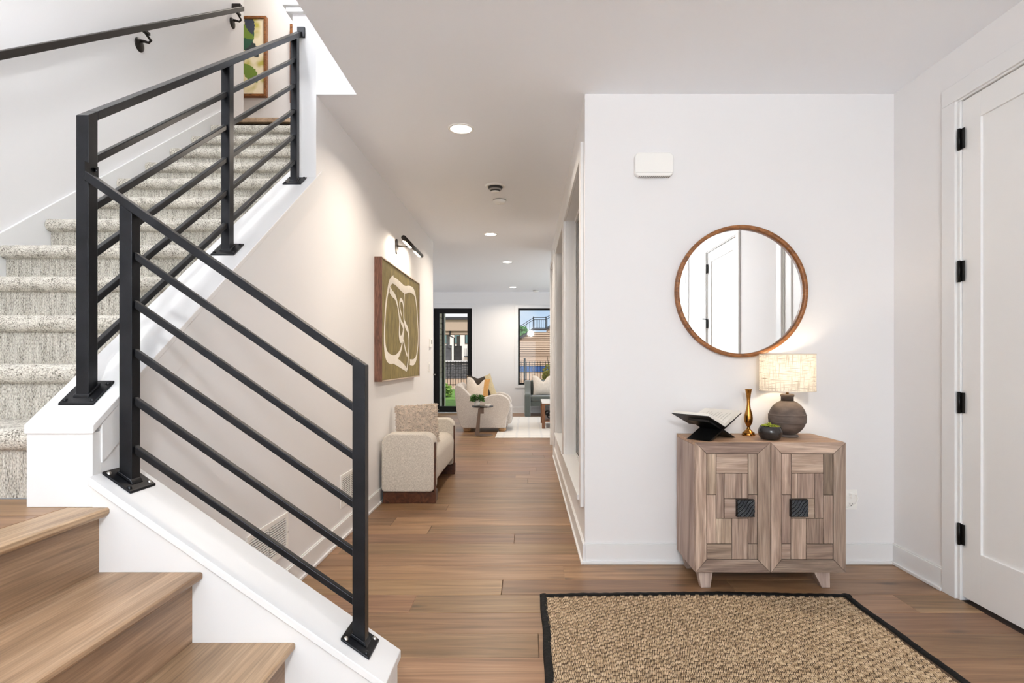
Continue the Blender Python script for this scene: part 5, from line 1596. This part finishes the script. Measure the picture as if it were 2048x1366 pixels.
# clipped shrub by the door
sh = thing('garden_shrub', (-3.1, 19.0, -0.02), 'low bright green shrub on the lawn beyond the glass door', 'shrub')
q = MB(); leaves(q, random.Random(8), 1400, (-3.15, 19.0, 0.0), 0.55, 0.55, 0.14, 0.3, 0.35)
q.build('foliage', plain('shrub_green', C(124, 158, 66), 0.7, mottling=0.4, mscale=9), sh, fix=False)['kind'] = 'stuff'
q = MB()
for k in range(7):
    a = k * 0.9
    q.tube([(-3.15, 19.0, -0.02), (-3.15 + 0.2 * math.cos(a), 19.0 + 0.2 * math.sin(a), 0.4)], 0.012, 6)
q.build('stems', plain('bark', C(90, 72, 54), 0.9), sh)
sh = thing('garden_shrub', (0.62, 14.3, -0.02), 'tall yellow-green shrub just outside the far window', 'shrub')
q = MB(); leaves(q, random.Random(18), 800, (0.66, 14.3, 0.3), 0.26, 1.05, 0.10, 0.3, 0.35)
q.build('foliage', plain('shrub_yellow_green', C(168, 160, 62), 0.7, mottling=0.4, mscale=9), sh, fix=False)['kind'] = 'stuff'
q = MB()
for k in range(6):
    a = k * 1.05
    q.tube([(0.66, 14.3, -0.02), (0.66 + 0.08 * math.cos(a), 14.3 + 0.08 * math.sin(a), 0.6), (0.66 + 0.16 * math.cos(a), 14.3 + 0.16 * math.sin(a), 1.3)], 0.008, 6)
q.build('stems', bpy.data.materials['bark'], sh)

# black picket fence
fn_ = thing('picket_fence', (-0.5, 24.0, -0.02), 'black metal picket fence at the end of the lawn', 'fence')
YFN = 24.0
for z in (0.16, 0.95, 1.11):
    B('fence_rail', M['black_frame'], fn_, -7.0, 4.5, YFN - 0.02, YFN + 0.02, z, z + 0.035)
pk = None
i = 0
x = -6.95
while x < 4.5:
    if pk is None:
        pk = B('picket', M['black_frame'], fn_, x, x + 0.022, YFN - 0.011, YFN + 0.011, -0.02, 1.17)
    else:
        c_ = pk.copy(); COL.objects.link(c_); c_.location.x = x + 0.011 - fn_.location.x
    x += 0.115
for x in (-6.9, -4.5, -2.1, -0.12, 2.3, 4.4):
    B('post', M['black_frame'], fn_, x - 0.04, x + 0.04, YFN - 0.04, YFN + 0.04, -0.02, 1.30)

# own house wing beside the glazed door
def siding(name, mat, parent, x0, x1, y0, y1, z0, z1, n, face, lap=0.018):
    m_ = MB()
    h = (z1 - z0) / n
    for k in range(n):
        a, b_ = z0 + k * h, z0 + (k + 1) * h
        if face == 'x':     # faces +x
            m_.hexa([(x0, y0, a), (x1 + lap, y0, a), (x1 + lap, y1, a), (x0, y1, a), (x0, y0, b_), (x1, y0, b_), (x1, y1, b_), (x0, y1, b_)])
        else:               # faces -y
            m_.hexa([(x0, y0 - lap, a), (x1, y0 - lap, a), (x1, y1, a), (x0, y1, a), (x0, y0, b_), (x1, y0, b_), (x1, y1, b_), (x0, y1, b_)])
    return m_.build(name, mat, parent)
M['greige'] = plain('greige_siding', C(190, 178, 160), 0.8)
M['sage_trim'] = plain('pale_sage_trim', C(214, 211, 202), 0.8)
wg = thing('house_wing', (-2.6, 14.1, -0.02), 'greige clapboard wall of the house beside the glazed door', 'house wall')
siding('siding', M['greige'], wg, -3.2, -2.22, 13.06, 15.1, 0.75, 3.4, 19, 'x')
siding('base_cladding', M['sage_trim'], wg, -3.2, -2.22, 13.06, 15.1, -0.02, 0.75, 3, 'x')
B('corner_board', M['sage_trim'], wg, -2.25, -2.19, 15.08, 15.2, -0.02, 3.4)
MB().tube([(-2.16, 14.55, 0.0), (-2.16, 14.55, 2.9)], 0.03, 8).build('downpipe', M['black_frame'], wg)

# pavilion with stone pillars, counter and barbecue
M['stone'] = plain('dark_grey_stone', C(92, 92, 96), 0.9, mottling=0.25, mscale=5)
M['tan'] = plain('tan_boards', C(190, 168, 148), 0.8)
pv = thing('garden_pavilion', (-4.2, 31, -0.03), 'flat roofed tan pavilion with dark stone pillars beyond the fence', 'pavilion')
B('roof_fascia', M['tan'], pv, -8.0, -2.4, 29.0, 33.0, 2.72, 3.28)
B('roof_cap', plain('dark_roof_edge', C(58, 58, 62), 0.8), pv, -8.15, -2.3, 28.9, 33.1, 3.28, 3.42)
B('beam', M['tan'], pv, -8.0, -2.5, 29.1, 29.3, 2.54, 2.70)
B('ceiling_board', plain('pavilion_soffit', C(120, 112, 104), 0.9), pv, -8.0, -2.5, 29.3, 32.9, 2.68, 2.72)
for (x, y) in ((-4.13, 29.6), (-3.75, 30.9), (-7.6, 29.6)):
    B('stone_pillar', M['stone'], pv, x - 0.17, x + 0.17, y - 0.17, y + 0.17, -0.03, 2.0 if y < 30 else 2.0)
    B('column', plain('grey_column', C(128, 128, 130), 0.7) if 'grey_column' not in bpy.data.materials else bpy.data.materials['grey_column'], pv, x - 0.08, x + 0.08, y - 0.08, y + 0.08, 2.0, 2.54)
MB().tube([(-3.95, 29.05, 2.7), (-3.95, 28.95, 2.45), (-3.72, 28.95, 2.35), (-3.72, 28.95, 0.2)], 0.035, 8).build('downpipe', M['black_frame'], pv)
isl = thing('barbecue_island', (-3.2, 27.0, -0.03), 'dark stone barbecue counter with a pale worktop behind the fence', 'counter')
rr_ = random.Random(3)
for k in range(7):
    z0 = 0.35 + k * 0.11
    x = -4.0
    while x < -2.7:
        w_ = rr_.uniform(0.2, 0.42)
        B('stone_block', M['stone'], isl, x, min(x + w_, -2.7) - 0.012, 27.0 - rr_.uniform(0, 0.02), 27.6, z0, z0 + 0.098)
        x += w_
B('plinth', M['tan'], isl, -4.05, -2.65, 27.02, 27.6, -0.03, 0.35)
B('worktop', plain('pale_counter', C(214, 212, 214), 0.4), isl, -4.1, -2.6, 26.9, 27.7, 1.12, 1.20)

# white apartment house behind the pavilion
ah = thing('apartment_house', (-7.5, 62, -0.03), 'white apartment house with dark windows far behind the pavilion', 'building')
B('wall', plain('white_render', C(232, 230, 226), 0.9), ah, -16.0, -4.0, 60.0, 68.0, -0.03, 5.2)
for x in (-9.6, -8.5, -7.4, -6.3):
    for z in (3.0, 4.2):
        f = B('window', M['black_frame'], ah, x - 0.3, x + 0.3, 59.93, 60.0, z, z + 1.1)
        B('pane', plain('far_pane', C(96, 128, 130), 0.1) if 'far_pane' not in bpy.data.materials else bpy.data.materials['far_pane'], f, x - 0.24, x + 0.24, 59.91, 59.93, z + 0.06, z + 1.04)
B('balcony', M['black_frame'], ah, -6.6, -5.2, 59.2, 60.0, 1.6, 1.7)
for k in range(12):
    B('balcony_bar', M['black_frame'], ah, -6.58 + k * 0.12, -6.55 + k * 0.12, 59.22, 59.25, 1.7, 2.5)

# tan stair tower with railing
M['clap'] = plain('tan_clapboard', C(188, 164, 142), 0.8)
YTW = 34.0
tw = thing('stair_tower', (1.4, 36, -0.03), 'tan clapboard outdoor stair wall with a black railing on top', 'building')
def tx_(px): return (px - CX) * YTW / F
def tz_(py): return CH + (CY - py) * YTW / F
n = 17
zb0, zb1 = tz_(724), tz_(648)
tops = [(tx_(1030), tz_(684)), (tx_(1067), tz_(660)), (tx_(1092), tz_(660)), (tx_(1130), tz_(636))]
def top_x_left(z):     # leftmost x of the wall at height z
    a, b_ = tops[0], tops[1]
    if z <= a[1]: return a[0]
    if z >= b_[1]:
        c_, d = tops[2], tops[3]
        return c_[0] + (z - c_[1]) / (d[1] - c_[1]) * (d[0] - c_[0])
    return a[0] + (z - a[1]) / (b_[1] - a[1]) * (b_[0] - a[0])
z = -0.03
hb = 0.128
while z < tops[3][1]:
    xl = max(top_x_left(z + hb * 0.5), tops[0][0])
    if z + hb > tops[1][1] and z < tops[1][1]: xl = tops[2][0] + 0.1
    MB().hexa([(xl, YTW - 0.07, z), (6.0, YTW - 0.07, z), (6.0, YTW + 3, z), (xl, YTW + 3, z), (xl, YTW, z + hb), (6.0, YTW, z + hb), (6.0, YTW + 3, z + hb), (xl, YTW + 3, z + hb)]).build('clapboard', M['clap'], tw)
    z += hb
for a, b_ in zip(tops[:-1], tops[1:]):
    MB().bar((a[0], YTW - 0.02, a[1] + 0.03), (b_[0], YTW - 0.02, b_[1] + 0.03), 0.10, 0.25, (0, -1, 0)).build('cap_board', bpy.data.materials['dark_roof_edge'], tw)
    for hh in (0.12, 0.62, 0.74):
        MB().bar((a[0], YTW, a[1] + hh), (b_[0], YTW, b_[1] + hh), 0.03, 0.035, (0, -1, 0)).build('railing_bar', M['black_frame'], tw)
    nb = 7
    for k in range(nb):
        t_ = (k + 0.5) / nb
        x_, z_ = a[0] + (b_[0] - a[0]) * t_, a[1] + (b_[1] - a[1]) * t_
        B('baluster', M['black_frame'], tw, x_ - 0.008, x_ + 0.008, YTW - 0.008, YTW + 0.008, z_ + 0.1, z_ + 0.64)
for p in tops[:3]:
    B('railing_post', M['black_frame'], tw, p[0] - 0.03, p[0] + 0.03, YTW - 0.03, YTW + 0.03, p[1], p[1] + 0.8)
# blue covered pool box
pb = thing('pool_cover', (0.6, 29.5, -0.03), 'blue cover on a low tan wall behind the picket fence', 'pool cover')
B('low_wall', M['tan'], pb, -1.5, 2.6, 29.0, 30.2, -0.03, 0.62)
for k in range(9):
    B('cover_panel', plain('blue_cover', C(44, 84, 146), 0.5) if 'blue_cover' not in bpy.data.materials else bpy.data.materials['blue_cover'], pb, -1.5 + k * 0.45, -1.5 + k * 0.45 + 0.43, 28.95, 30.2, 0.62, 0.90)
# trees
for (x, y, r, h, lab) in ((-0.9, 44.0, 1.4, 3.6, 'round green tree behind the stair tower'), (-3.2, 40.0, 0.7, 1.6, 'small green tree behind the barbecue counter')):
    t_ = thing('garden_tree', (x, y, -0.03), lab, 'tree')
    q = MB()
    rs = random.Random(int(y))
    for k in range(1500):
        d = Vector((rs.gauss(0, 1), rs.gauss(0, 1), rs.gauss(0, 1))).normalized() * r * rs.random() ** 0.4
        c_ = Vector((x, y, h - r * 0.7)) + d
        s = 0.16 * r
        a = Vector((rs.uniform(-1, 1), rs.uniform(-1, 1), rs.uniform(-1, 1))).normalized(); b_ = a.orthogonal().normalized()
        q.add([c_ - a * s, c_ + b_ * s * 0.5, c_ + a * s, c_ - b_ * s * 0.5], [(0, 1, 2, 3)])
    q.build('foliage', plain('tree_green', C(70, 128, 62), 0.8, mottling=0.4, mscale=3) if 'tree_green' not in bpy.data.materials else bpy.data.materials['tree_green'], t_, fix=False)['kind'] = 'stuff'
    MB().tube([(x, y, -0.03), (x, y, h - r)], 0.09 * r, 8).build('trunk', bpy.data.materials['bark'], t_)
